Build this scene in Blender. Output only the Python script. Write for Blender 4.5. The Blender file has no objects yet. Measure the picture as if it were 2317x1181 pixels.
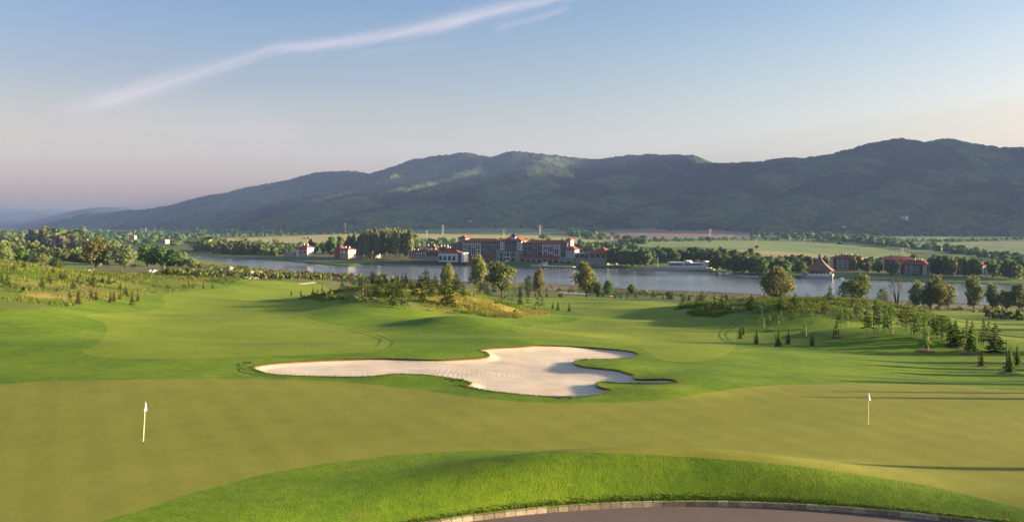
import bpy, math, random
import numpy as np
R_ = math.radians
F, HZ, CX, HC = 1900.0, 510.0, 1158.5, 12.0      # focal length and horizon row measured in photo pixels, camera height in metres
scene = bpy.context.scene
col = scene.collection

# ---------------------------------------------------------------- camera, sky, sun, exposure
cam = bpy.data.objects.new('camera', bpy.data.cameras.new('camera'))
col.objects.link(cam)
cam.location = (0, 0, HC)
cam.rotation_euler = (R_(90), 0, 0)
cam.data.sensor_width = 36
cam.data.lens = 36 * F / 2317
cam.data.shift_y = -(590.5 - HZ) / 2317
cam.data.clip_start = 0.5
cam.data.clip_end = 90000
scene.camera = cam

SUN_EL, SUN_AZ = 8.5, 90.0     # azimuth clockwise from +Y (the view direction)
world = bpy.data.worlds.new('World')
scene.world = world
world.use_nodes = True
wn, wl = world.node_tree.nodes, world.node_tree.links
wn.clear()
sky = wn.new('ShaderNodeTexSky'); sky.sky_type = 'NISHITA'; sky.sun_disc = False
sky.sun_elevation = R_(SUN_EL); sky.sun_rotation = R_(SUN_AZ)
sky.air_density = 1.0; sky.dust_density = 5.0; sky.ozone_density = 3.0; sky.altitude = 300
bg = wn.new('ShaderNodeBackground'); bg.inputs['Strength'].default_value = 0.050
wo = wn.new('ShaderNodeOutputWorld')
wl.new(bg.outputs[0], wo.inputs[0])

# thin high cirrus streak, a band on the sky dome (azimuth / elevation tangent space of the dome)
def wmath(op, a, b=None, clamp=False):
    n = wn.new('ShaderNodeMath'); n.operation = op; n.use_clamp = clamp
    for k, v in enumerate((a, b)):
        if v is None: continue
        if isinstance(v, (int, float)): n.inputs[k].default_value = v
        else: wl.new(v, n.inputs[k])
    return n.outputs[0]
tc = wn.new('ShaderNodeTexCoord')
sx = wn.new('ShaderNodeSeparateXYZ'); wl.new(tc.outputs['Generated'], sx.inputs[0])
yy = wmath('MAXIMUM', sx.outputs[1], 0.05)
su = wmath('DIVIDE', sx.outputs[0], yy); sv = wmath('DIVIDE', sx.outputs[2], yy)
def streak(pts, width, amp, sc=(5, 75), seed=0.0, wpts=None):
    """pts: (azimuth tangent, elevation tangent) knots of the streak's centre line"""
    cv = wn.new('ShaderNodeFloatCurve')
    lo, hi = pts[0][0], pts[-1][0]
    t = wmath('DIVIDE', wmath('SUBTRACT', su, lo), hi - lo)
    c = cv.mapping.curves[0]
    for k, (a, b) in enumerate(pts):
        x = (a - lo) / (hi - lo); y = b / 0.4
        if k == 0: c.points[0].location = (x, y)
        elif k == len(pts) - 1: c.points[-1].location = (x, y)
        else: c.points.new(x, y)
    cv.mapping.update()
    wl.new(t, cv.inputs['Value'])
    nz = wn.new('ShaderNodeTexNoise'); nz.inputs['Scale'].default_value = 1.0; nz.inputs['Detail'].default_value = 6
    cb = wn.new('ShaderNodeCombineXYZ')
    slope = (pts[-1][1] - pts[0][1]) / (hi - lo)
    wl.new(wmath('MULTIPLY', su, sc[0]), cb.inputs[0])
    wl.new(wmath('MULTIPLY', wmath('SUBTRACT', sv, wmath('MULTIPLY', su, slope * 1.5)), sc[1]), cb.inputs[1]); cb.inputs[2].default_value = seed
    wl.new(cb.outputs[0], nz.inputs['Vector'])
    w2 = wn.new('ShaderNodeFloatCurve'); c2 = w2.mapping.curves[0]
    wp = wpts or [(0, 1), (1, 1)]
    for k, (a, b) in enumerate(wp):
        if k == 0: c2.points[0].location = (a, b)
        elif k == len(wp) - 1: c2.points[-1].location = (a, b)
        else: c2.points.new(a, b)
    w2.mapping.update(); wl.new(t, w2.inputs['Value'])
    wid = wmath('MULTIPLY', w2.outputs[0], width)
    d = wmath('SUBTRACT', sv, wmath('MULTIPLY', cv.outputs[0], 0.4))
    d = wmath('ADD', d, wmath('MULTIPLY', wmath('SUBTRACT', nz.outputs['Fac'], 0.5), width * 1.3))
    r = wmath('DIVIDE', d, wid)
    g = wmath('POWER', 2.718, wmath('MULTIPLY', wmath('MULTIPLY', r, r), -1.0))
    e = wmath('MULTIPLY', wmath('MULTIPLY', wmath('GREATER_THAN', t, 0.0), wmath('LESS_THAN', t, 1.0)),
              wmath('MULTIPLY', wmath('MINIMUM', wmath('MULTIPLY', t, 9.0), 1.0, True), wmath('MINIMUM', wmath('MULTIPLY', wmath('SUBTRACT', 1.0, t), 9.0), 1.0, True)))
    nn = wmath('MAXIMUM', wmath('SUBTRACT', wmath('MULTIPLY', nz.outputs['Fac'], 3.6), 0.9), 0.05)
    return wmath('MULTIPLY', wmath('MULTIPLY', wmath('MULTIPLY', g, e), nn), amp, True)
def pp(px, row): return ((px - CX) / F, (HZ - row) / F)
s1 = streak([pp(90, 262), pp(240, 226), pp(370, 186), pp(470, 158), pp(556, 133), pp(625, 110), pp(700, 103), pp(850, 82), pp(1000, 52), pp(1100, 28), pp(1200, 10), pp(1400, -25)], 0.0088, 0.36, seed=1.3,
            wpts=[(0, .9), (.12, 1.25), (.34, .8), (.4, .7), (.6, .8), (.75, 1.1), (1, .8)])
s2 = streak([pp(1110, 68), pp(1200, 45), pp(1300, 18)], 0.0042, 0.2, seed=4.1)
s3 = streak([pp(800, 126), pp(920, 112), pp(1050, 100)], 0.004, 0.12, seed=7.7)
s4 = streak([pp(150, 272), pp(300, 262), pp(700, 300)], 0.02, 0.10, seed=9.7)
cl = wmath('ADD', wmath('ADD', s1, s2), wmath('ADD', s3, s4), True)
mix = wn.new('ShaderNodeMix'); mix.data_type = 'RGBA'
# the violet-pink belt that a low sun leaves over the horizon
belt = wn.new('ShaderNodeMix'); belt.data_type = 'RGBA'; belt.blend_type = 'MULTIPLY'; belt.inputs[0].default_value = 1
def tint(stops):
    n = wn.new('ShaderNodeValToRGB'); wl.new(sx.outputs[2], n.inputs[0]); e = n.color_ramp.elements
    while len(e) < len(stops): e.new(.5)
    for k, (p, c) in enumerate(stops): e[k].position = p; e[k].color = (*c, 1)
    return n.outputs[0]
away = tint([(0, (3.6, 1.78, .86)), (.03, (3.6, 1.74, .82)), (.09, (2.95, 1.60, .92)), (.16, (1.75, 1.20, .98)), (.27, (.96, 1.03, 1.14))])      # opposite the sun
towards = tint([(0, (2.3, 1.48, .85)), (.09, (2.6, 1.75, 1.08)), (.16, (1.95, 1.5, 1.13)), (.27, (1.10, 1.12, 1.14))])
hr = wn.new('ShaderNodeMix'); hr.data_type = 'RGBA'; wl.new(wmath('ADD', wmath('MULTIPLY', sx.outputs[0], 1.5), .62, True), hr.inputs[0]); wl.new(away, hr.inputs[6]); wl.new(towards, hr.inputs[7])
wl.new(sky.outputs[0], belt.inputs[6]); wl.new(hr.outputs[2], belt.inputs[7])
wl.new(cl, mix.inputs[0]); wl.new(belt.outputs[2], mix.inputs[6]); mix.inputs[7].default_value = (3.6, 3.1, 3.2, 1)
wl.new(mix.outputs[2], bg.inputs['Color'])

sd = bpy.data.lights.new('sun', 'SUN'); sd.energy = 4.7; sd.angle = R_(0.55); sd.color = (1.0, 0.80, 0.52)
sun = bpy.data.objects.new('sun', sd); col.objects.link(sun)
az, el = R_(SUN_AZ), R_(SUN_EL)
from mathutils import Vector
sdir = Vector((math.sin(az) * math.cos(el), math.cos(az) * math.cos(el), math.sin(el)))
sun.rotation_euler = sdir.to_track_quat('Z', 'Y').to_euler()
sun.location = sdir * 300
vs = scene.view_settings
vs.view_transform = 'Standard'; vs.look = 'None'; vs.gamma = 1.0; vs.use_curve_mapping = False
vs.exposure = 2.38
scene.cycles.use_denoising = True
scene.cycles.max_bounces = 6; scene.cycles.transparent_max_bounces = 12
scene.cycles.volume_bounces = 0
scene.cycles.use_adaptive_sampling = True

# ---------------------------------------------------------------- numeric helpers
def hsh(ix, iy, s):
    s = int(s)
    n = (ix.astype(np.int64) * 374761393 + iy.astype(np.int64) * 668265263 + s * 1274126177) & 0xffffffff
    n = ((n ^ (n >> 13)) * 1274126177) & 0xffffffff
    return ((n ^ (n >> 16)) & 0xffff) / 65535.0
def vnoise(x, y, s=0):
    ix, iy = np.floor(x), np.floor(y); fx, fy = x - ix, y - iy
    fx = fx * fx * (3 - 2 * fx); fy = fy * fy * (3 - 2 * fy)
    a, b, c, d = hsh(ix, iy, s), hsh(ix + 1, iy, s), hsh(ix, iy + 1, s), hsh(ix + 1, iy + 1, s)
    return (a + (b - a) * fx) * (1 - fy) + (c + (d - c) * fx) * fy - 0.5
def fbm(x, y, o=4, s=0, g=0.5):
    r, a = 0, 1.0
    for k in range(o):
        r = r + a * vnoise(x * 2 ** k + 17.3 * k, y * 2 ** k - 9.1 * k, s + k); a *= g
    return r
def sstep(a, b, x):
    t = np.clip((x - a) / (b - a), 0, 1); return t * t * (3 - 2 * t)
def cubic1(xs, ys, x):
    """Hermite interpolation of rows ys over knots xs; ys may be (n, m)"""
    xs = np.asarray(xs, float); ys = np.asarray(ys, float)
    sl = np.diff(ys, axis=0) / np.diff(xs)[:, None] if ys.ndim > 1 else np.diff(ys) / np.diff(xs)
    m = np.empty_like(ys); m[0] = sl[0]; m[-1] = sl[-1]
    h = np.diff(xs)
    for k in range(1, len(xs) - 1):
        m[k] = (sl[k - 1] * h[k] + sl[k] * h[k - 1]) / (h[k] + h[k - 1])
    x = np.clip(x, xs[0], xs[-1]); i = np.clip(np.searchsorted(xs, x) - 1, 0, len(xs) - 2)
    hh = h[i]; t = (x - xs[i]) / hh
    if ys.ndim > 1: hh = hh[:, None]; t = t[:, None]
    return (ys[i] * (2 * t**3 - 3 * t**2 + 1) + m[i] * hh * (t**3 - 2 * t**2 + t) + ys[i + 1] * (3 * t**2 - 2 * t**3) + m[i + 1] * hh * (t**3 - t**2))
def smooth_poly(pts, n=6, closed=True):
    P = np.array(pts, float); out = []; N = len(P)
    rng = range(N) if closed else range(N - 1)
    for i in rng:
        if closed: a, b, c, d = P[i - 1], P[i], P[(i + 1) % N], P[(i + 2) % N]
        else: a, b, c, d = P[max(i - 1, 0)], P[i], P[i + 1], P[min(i + 2, N - 1)]
        for k in range(n):
            t = k / n
            out.append(0.5 * ((2 * b) + (c - a) * t + (2 * a - 5 * b + 4 * c - d) * t * t + (3 * b - a - 3 * c + d) * t**3))
    if not closed: out.append(P[-1])
    return np.array(out)
def inside(P, X, Y):
    r = np.zeros(X.shape, bool); x0, y0 = P[-1]
    lo, hi = P.min(0), P.max(0)
    m = (X >= lo[0]) & (X <= hi[0]) & (Y >= lo[1]) & (Y <= hi[1])
    xs, ys = X[m], Y[m]; rr = np.zeros(xs.shape, bool)
    for x1, y1 in P:
        if y0 != y1:
            c = ((y0 > ys) != (y1 > ys)) & (xs < (x1 - x0) * (ys - y0) / (y1 - y0) + x0); rr ^= c
        x0, y0 = x1, y1
    r[m] = rr; return r
def nearest(P, X, Y, closed=True):
    bd = np.full(X.shape, 1e18); bx = X.copy(); by = Y.copy()
    n = len(P)
    for k in range(n if closed else n - 1):
        x0, y0 = P[k]; x1, y1 = P[(k + 1) % n]; dx, dy = x1 - x0, y1 - y0
        t = np.clip(((X - x0) * dx + (Y - y0) * dy) / (dx * dx + dy * dy + 1e-12), 0, 1)
        qx, qy = x0 + t * dx, y0 + t * dy; d = (X - qx) ** 2 + (Y - qy) ** 2
        m = d < bd; bd[m] = d[m]; bx[m] = qx[m]; by[m] = qy[m]
    return np.sqrt(bd), bx, by

# ---------------------------------------------------------------- terrain
LAKE_Z = -29.0
lake_px = [(429, 581), (447, 596), (508, 602), (580, 610), (662, 618), (776, 622), (900, 632), (1044, 639), (1169, 641), (1259, 646), (1304, 648), (1420, 655), (1478, 659), (1605, 662), (1732, 669),
           (1833, 673), (1983, 681), (2176, 690), (2317, 697), (2700, 716), (3300, 745), (3400, 700), (3000, 672), (2700, 660), (2500, 652), (2317, 646), (2136, 641), (1973, 634), (1907, 631), (1813, 628),
           (1732, 626), (1605, 616), (1480, 610), (1402, 608), (1304, 605.5), (1169, 604), (1057, 601), (900, 597), (839, 597), (789, 603.5), (662, 593), (560, 586)]
LP = np.array([((p - CX) / F * (HC - LAKE_Z) * F / (r - HZ), (HC - LAKE_Z) * F / (r - HZ)) for p, r in lake_px])
LP = smooth_poly(LP, 3)
TY = [-60, 0, 34, 50, 65, 80, 100, 130, 160, 200, 250, 320, 400, 520, 650, 850, 1200, 2000, 3000, 4200]
TT = {
 -900: [0, 0, 0, 0, 0, .3, 1, 2.5, 4, 6, 5, 2, -3, -9, -15, -19, -22, -23, -22, -10],
 0:    [0, 0, 0, 0, 0, 0, .5, 1.3, 2.4, 3.4, 1, -4, -8, -13, -17, -21, -23, -24, -22, -10],
 300:  [0, 0, 0, 0, 0, -.1, -.8, -2, -2.7, -2.6, -4.6, -8.3, -10.5, -15, -19, -23, -25, -25, -22, -10],
 600:  [0, 0, 0, 0, -.1, -.3, -1.2, -3, -4.5, -6, -8, -9.6, -13, -20, -26, -28, -26, -25, -20, 0],
 900:  [0, 0, 0, 0, -.2, -.6, -1.6, -4, -6, -8, -10.5, -14, -19, -25, -28.5, -27, -26, -22, -8, 10],
 1158: [0, 0, 0, 0, -.2, -.8, -1.8, -4.6, -7, -9.6, -13, -17, -22.5, -28.5, -29, -26.3, -26, -20, -2, 20],
 1500: [0, 0, 0, 0, -.2, -.9, -2.2, -5.1, -7.4, -10.1, -13.7, -18, -23, -28.8, -29, -26.5, -27, -17, 2, 30],
 1800: [0, 0, 0, 0, -.2, -1.2, -3.2, -6, -8.5, -11.5, -15, -19.5, -25, -29, -29, -27, -29, -20, 0, 30],
 2100: [0, 0, 0, 0, -.2, -1.8, -3.8, -6.5, -8.5, -10.8, -13.8, -20.5, -26, -29, -28, -28, -28, -20, -2, 30],
 2400: [0, 0, 0, 0, -.2, -1.8, -3.8, -6, -8, -10.5, -14.4, -21, -27, -29, -28, -28, -27, -20, -6, 30],
 3200: [0, 0, 0, 0, 0, -1, -3, -5, -7, -9.5, -14.5, -21, -27, -29, -29, -28, -27, -20, -6, 30]}
TPX = sorted(TT); TAB = np.array([TT[k] for k in TPX])              # (px, Y)
def tl(Y): return np.log(np.maximum(Y, -70) + 110)
LYK = tl(np.array(TY, float))
UF = np.array([(p - CX) / F for p in np.linspace(-900, 3200, 165)])
LF = np.linspace(LYK[0], LYK[-1], 400)
t1 = cubic1(TPX, TAB, np.linspace(-900, 3200, 165))
TFINE = cubic1(LYK, t1.T, LF).T                                    # (165, 400)
BUMPS = [ # X, Y, radius x, radius y, rotation deg, height, exponent
 (-22, 196, 23, 40, 8, 5.7, 3.0), (-8, 128, 9, 12, 20, 2.2, 2.2), (6, 118, 8, 7, 0, .6, 2), (-27, 152, 13, 14, 0, 1.7, 2.4), (14, 172, 20, 14, 0, 1.0, 2),
 (68, 196, 27, 44, -8, 5.9, 3.0), (52, 152, 14, 19, 0, 2.6, 2.6), (54, 121, 14, 12, -6, 2.7, 2.8), (70, 120, 13, 11, 0, 1.2, 2), (44, 230, 18, 22, 0, 1.6, 2), (28, 255, 12, 10, 0, 1.0, 2), (40, 300, 16, 16, 0, 1.5, 2), (84, 108, 16, 10, 0, .9, 2),
 (-66, 112, 20, 11, 0, 1.1, 2), (-52, 134, 16, 10, 10, .5, 2), (-95, 240, 30, 20, 0, 2, 2), (-120, 300, 26, 20, 0, 3, 2),
 (14.5, 66.5, 4.6, 3.4, 0, .52, 2.4), (10.8, 61.5, 3.8, 2, 0, .36, 2.4), (9, 74, 4, 3, 0, .4, 2.2), (-9, 67.5, 5, 2.4, -8, .4, 2.2), (-12, 88, 12, 6, 0, .4, 2), (-2, 96, 8, 6, 0, .5, 2),
 (7.3, 39.6, 9.8, 3.9, 0, 1.6, 3.2), (24, 96, 10, 4, 0, .3, 2), (-30, 96, 10, 5, 0, -.3, 2), (-42, 84, 12, 5, 0, .3, 2), (40, 78, 14, 5, 0, -.3, 2), (60, 82, 10, 5, 0, -.2, 2),
 (18, 118, 10, 8, 0, -.4, 2), (30, 140, 12, 10, 0, .3, 2), (-48, 175, 14, 12, 0, .4, 2), (-70, 215, 20, 12, 0, .8, 2), (8, 270, 20, 14, 0, 1.2, 2), (-150, 420, 60, 40, 0, 4, 2), (-300, 700, 90, 80, 0, 8, 2), (-420, 800, 60, 80, 0, 8, 2), (95, 150, 14, 12, 0, .8, 2)]
RC, RR = (8.5, 10.6), 28.4                                          # centre and radius of the curved drive's outer kerb
def base_z(X, Y):
    D = np.maximum(Y, 25.0)
    u = np.clip(X / D, UF[0], UF[-1]); l = np.clip(tl(Y), LF[0], LF[-1])
    fi = (u - UF[0]) / (UF[1] - UF[0]); fj = (l - LF[0]) / (LF[1] - LF[0])
    i = np.clip(fi.astype(int), 0, len(UF) - 2); j = np.clip(fj.astype(int), 0, len(LF) - 2)
    a, b = fi - i, fj - j
    return (TFINE[i, j] * (1 - a) + TFINE[i + 1, j] * a) * (1 - b) + (TFINE[i, j + 1] * (1 - a) + TFINE[i + 1, j + 1] * a) * b
def zfun(X, Y):
    X = np.asarray(X, float); Y = np.asarray(Y, float)
    z = base_z(X, Y)
    for bx, by, ra, rb, ro, h, e in BUMPS:
        m = (np.abs(X - bx) < 3 * max(ra, rb)) & (np.abs(Y - by) < 3 * max(ra, rb))
        if not m.any(): continue
        c, s = math.cos(R_(ro)), math.sin(R_(ro)); dx, dy = X[m] - bx, Y[m] - by
        r = np.sqrt(((dx * c + dy * s) / ra) ** 2 + ((dy * c - dx * s) / rb) ** 2)
        z[m] += h * np.exp(-r ** e)
    z += fbm(X / 26, Y / 26, 2, 5) * .55 * sstep(70, 130, Y) + fbm(X / 9, Y / 9, 2, 15) * .10 * sstep(66, 90, Y) + fbm(X / 120, Y / 120, 3, 8) * 3.0 * sstep(300, 700, Y) * (1 - .7 * sstep(1200, 2000, Y))
    z += fbm(X / 14, Y / 14, 2, 31) * .08
    z -= .012 * np.clip(X + 3, 0, 60) * (1 - sstep(66, 105, Y))
    d = np.hypot(X - RC[0], Y - RC[1]) - RR
    z = np.where(Y < 60, -0.765 + (z + 0.765) * (1 - np.exp(-(np.maximum(d, 0) / 1.7) ** 1.3)), z)
    m = (Y > 360) & (Y < 1500)
    if m.any():
        Xm, Ym = X[m], Y[m]
        dd, _, _ = nearest(LP, Xm, Ym); ins = inside(LP, Xm, Ym)
        land = np.minimum(np.maximum(z[m], LAKE_Z + 1.3), LAKE_Z + .15 + .13 * dd + .002 * dd * dd)
        z[m] = np.where(ins, LAKE_Z - np.minimum(2.5, .2 * dd) - .02, land)
    else:
        z = np.maximum(z, LAKE_Z + .5)
    return np.where(m, z, np.maximum(z, LAKE_Z + .5))
YS = np.concatenate([np.arange(10, 130, .25), np.arange(130, 500, 1.0), np.arange(500, 4200, 5.0)])
_pc = {}
def proj(px, row):
    """world point where the sight line through photo pixel (px, row) first meets the ground"""
    k = round(px)
    if k not in _pc:
        X = (px - CX) / F * YS; _pc[k] = HZ + F * (HC - zfun(X, YS)) / YS
    rr = _pc[k]; i = int(np.argmax(rr <= row))
    if rr[i] > row: i = len(YS) - 1
    if i == 0: return ((px - CX) / F * YS[0], YS[0])
    t = (rr[i - 1] - row) / (rr[i - 1] - rr[i] + 1e-9); Y = YS[i - 1] + (YS[i] - YS[i - 1]) * t
    return ((px - CX) / F * Y, Y)
def wpoly(pts, n=6, closed=True): return np.array([proj(a, b) for a, b in smooth_poly(pts, n, closed)])
def gz(X, Y): return float(zfun(np.array([X]), np.array([Y]))[0])

# ---------------------------------------------------------------- mesh and material helpers
def tag(o, label=None, cat=None, group=None, kind=None):
    for k, v in (('label', label), ('category', cat), ('group', group), ('kind', kind)):
        if v: o[k] = v
    return o
def np_mesh(name, V, Q, mats, mi=None, smooth=True, attrs=None):
    me = bpy.data.meshes.new(name)
    V = np.asarray(V, np.float32); Q = np.asarray(Q, np.int32)
    me.vertices.add(len(V)); me.vertices.foreach_set('co', V.ravel())
    k = Q.shape[1]
    me.loops.add(Q.size); me.loops.foreach_set('vertex_index', Q.ravel())
    me.polygons.add(len(Q)); me.polygons.foreach_set('loop_start', np.arange(0, Q.size, k, dtype=np.int32))
    me.polygons.foreach_set('loop_total', np.full(len(Q), k, np.int32))
    me.polygons.foreach_set('use_smooth', np.full(len(Q), smooth, bool))
    for m in (mats if isinstance(mats, (list, tuple)) else [mats]): me.materials.append(m)
    if mi is not None: me.polygons.foreach_set('material_index', np.asarray(mi, np.int32))
    for an, (ty, dat) in (attrs or {}).items():
        a = me.attributes.new(an, ty, 'POINT'); a.data.foreach_set('color' if ty == 'FLOAT_COLOR' else 'value', np.asarray(dat, np.float32).ravel())
    me.update(calc_edges=True)
    return me
def link(name, me, parent=None):
    o = bpy.data.objects.new(name, me); col.objects.link(o)
    if parent: o.parent = parent
    return o
def empty(name, loc, rz=0):
    o = bpy.data.objects.new(name, None); col.objects.link(o); o.location = loc; o.rotation_euler = (0, 0, rz); o.empty_display_size = .5; return o

class NT:
    def __init__(s, name):
        s.m = bpy.data.materials.new(name); s.m.use_nodes = True; s.n = s.m.node_tree.nodes; s.l = s.m.node_tree.links
        s.b = s.n['Principled BSDF']; s.geo = None
    def new(s, t): return s.n.new(t)
    def set(s, node, k, v):
        if isinstance(v, (int, float, tuple, list)): node.inputs[k].default_value = v
        else: s.l.new(v, node.inputs[k])
    def pos(s):
        if not s.geo: s.geo = s.new('ShaderNodeNewGeometry')
        return s.geo.outputs['Position']
    def objc(s):
        t = s.new('ShaderNodeTexCoord'); return t.outputs['Object']
    def scale(s, v, sc):
        n = s.new('ShaderNodeMapping'); s.set(n, 'Vector', v); n.inputs['Scale'].default_value = sc; return n.outputs[0]
    def noise(s, scale, detail=4, vec=None, rough=.55, dist=0):
        n = s.new('ShaderNodeTexNoise'); s.set(n, 'Vector', vec if vec is not None else s.pos()); n.inputs['Scale'].default_value = scale
        n.inputs['Detail'].default_value = detail; n.inputs['Roughness'].default_value = rough; n.inputs['Distortion'].default_value = dist
        return n.outputs['Fac']
    def math(s, op, a, b=0.0, clamp=False):
        n = s.new('ShaderNodeMath'); n.operation = op; n.use_clamp = clamp; s.set(n, 0, a); s.set(n, 1, b); return n.outputs[0]
    def ramp(s, f, stops):
        n = s.new('ShaderNodeValToRGB'); s.l.new(f, n.inputs[0]); e = n.color_ramp.elements
        while len(e) < len(stops): e.new(.5)
        for k, (p, c) in enumerate(stops):
            e[k].position = p; e[k].color = (*c, 1) if len(c) == 3 else c
        return n.outputs[0]
    def mix(s, f, a, b, mode='MIX'):
        n = s.new('ShaderNodeMix'); n.data_type = 'RGBA'; n.blend_type = mode
        s.set(n, 0, f); s.set(n, 6, (*a, 1) if isinstance(a, tuple) and len(a) == 3 else a); s.set(n, 7, (*b, 1) if isinstance(b, tuple) and len(b) == 3 else b); return n.outputs[2]
    def bump(s, h, dist, strength=1.0, normal=None):
        n = s.new('ShaderNodeBump'); s.set(n, 'Height', h); n.inputs['Distance'].default_value = dist; n.inputs['Strength'].default_value = strength
        if normal is not None: s.l.new(normal, n.inputs['Normal'])
        return n.outputs[0]
    def attr(s, name, out='Color'):
        n = s.new('ShaderNodeAttribute'); n.attribute_name = name; return n.outputs[out]
    def done(s, color=None, rough=.8, normal=None, spec=.3, **kw):
        if color is not None: s.set(s.b, 'Base Color', (*color, 1) if isinstance(color, tuple) and len(color) == 3 else color)
        s.set(s.b, 'Roughness', rough); s.set(s.b, 'Specular IOR Level', spec)
        if normal is not None: s.l.new(normal, s.b.inputs['Normal'])
        for k, v in kw.items(): s.set(s.b, k, v)
        return s.m
def g3(v): return (v, v, v)
def plain(name, c, rough=.8, var=.25, sc=1.5, spec=.3, metallic=0):
    t = NT(name); f = t.noise(sc, 5)
    cc = t.mix(t.math('MULTIPLY', f, 1), tuple(x * (1 - var) for x in c), tuple(min(1, x * (1 + var)) for x in c))
    return t.done(cc, rough, spec=spec, Metallic=metallic)
def turf(name, c, c2, fine, bumpd, wild=0.0, stripe=None, mott=.75):
    """mown grass: c to c2 over soft patches, plus blade-scale speckle and bump"""
    t = NT(name)
    big = t.noise(.09, 5); mid = t.noise(.55, 4); p = t.pos()
    fi = t.noise(fine, 3, rough=.7)
    f = t.math('ADD', t.math('MULTIPLY', big, .9), t.math('MULTIPLY', mid, .5))
    f = t.math('SUBTRACT', f, .2)
    cc = t.mix(t.ramp(f, [(.32, g3(0)), (.68, g3(1))]), c, c2)
    sp = t.ramp(fi, [(.25, g3(.66)), (.75, g3(1.3))])
    cc = t.mix(.8, cc, sp, 'MULTIPLY')
    if stripe:
        sep = t.new('ShaderNodeSeparateXYZ'); t.l.new(p, sep.inputs[0])
        a = R_(stripe[0]); v = t.math('ADD', t.math('MULTIPLY', sep.outputs[0], math.cos(a)), t.math('MULTIPLY', sep.outputs[1], math.sin(a)))
        v = t.math('ADD', v, t.math('MULTIPLY', t.noise(.3, 2), .8))
        st = t.math('SINE', t.math('MULTIPLY', v, 2 * math.pi / stripe[1]))
        cc = t.mix(stripe[2], cc, t.ramp(t.math('ADD', t.math('MULTIPLY', st, .5), .5), [(.3, g3(.72)), (.7, g3(1.25))]), 'MULTIPLY')
    if wild:
        w = t.attr('cover'); wf = t.attr('wild', 'Fac')
        cc = t.mix(wf, cc, t.mix(.9, w, sp, 'MULTIPLY'))
    mo = t.noise(1.7, 5, rough=.75); cc = t.mix(mott, cc, t.ramp(mo, [(.34, g3(.72)), (.5, g3(1)), (.68, g3(1.22))]), 'MULTIPLY')
    dr = t.noise(.23, 6, rough=.7); cc = t.mix(t.math('MULTIPLY', t.ramp(dr, [(.56, g3(0)), (.72, g3(1))]), .35), cc, (.24, .20, .05))
    h = t.math('ADD', fi, t.math('MULTIPLY', t.noise(fine * .22, 3), .7))
    n = t.bump(h, bumpd, .9)
    return t.done(cc, .85, n, spec=.15)
# ---------------------------------------------------------------- setting: ground, green, fairways, sand, drive
M_rough = turf('rough_grass', (.082, .155, .006), (.165, .24, .011), 12.0, .042, wild=1)
M_green = turf('green_grass', (.200, .202, .025), (.250, .248, .036), 16.0, .013, stripe=(28, 2.6, .10), mott=.22)
M_fair = turf('fairway_grass', (.142, .205, .011), (.205, .257, .018), 14.0, .02, stripe=(75, 9, .07), mott=.4)
t = NT('sand'); n1 = t.noise(.35, 4); n2 = t.noise(14, 4, rough=.7)
sep = t.new('ShaderNodeSeparateXYZ'); t.l.new(t.scale(t.pos(), (1, 1, 1)), sep.inputs[0])
wv = t.new('ShaderNodeTexWave'); wv.wave_type = 'RINGS'; wv.rings_direction = 'Z'
mp = t.new('ShaderNodeMapping'); t.l.new(t.pos(), mp.inputs['Vector']); mp.inputs['Location'].default_value = (-4, -72, 0)
t.l.new(mp.outputs[0], wv.inputs['Vector']); wv.inputs['Scale'].default_value = .75; wv.inputs['Distortion'].default_value = 11; wv.inputs['Detail'].default_value = 2; wv.inputs['Detail Scale'].default_value = .35
rake = wv.outputs['Fac']
cc = t.mix(t.ramp(n1, [(.35, g3(0)), (.65, g3(1))]), (.61, .50, .37), (.70, .59, .45)); cc = t.mix(t.math('MULTIPLY', t.ramp(t.noise(.22, 4), [(.5, g3(0)), (.66, g3(1))]), .5), cc, (.60, .42, .27)); cc = t.mix(.45, cc, t.ramp(n2, [(.3, g3(.7)), (.7, g3(1.2))]), 'MULTIPLY')
nn = t.bump(rake, .016, .4); nn = t.bump(n2, .012, .8, nn)
M_sand = t.done(cc, .95, nn, spec=.1)
t = NT('bunker_edge_soil'); M_soil = t.done(t.mix(t.noise(6, 4), (.08, .045, .02), (.22, .12, .055)), .95)
t = NT('asphalt'); f = t.noise(40, 3, rough=.8); f2 = t.noise(.8, 4)
M_asph = t.done(t.mix(.6, t.mix(f2, (.115, .085, .07), (.17, .125, .105)), t.ramp(f, [(.3, g3(.7)), (.7, g3(1.25))]), 'MULTIPLY'), .9, t.bump(f, .004))

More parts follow.
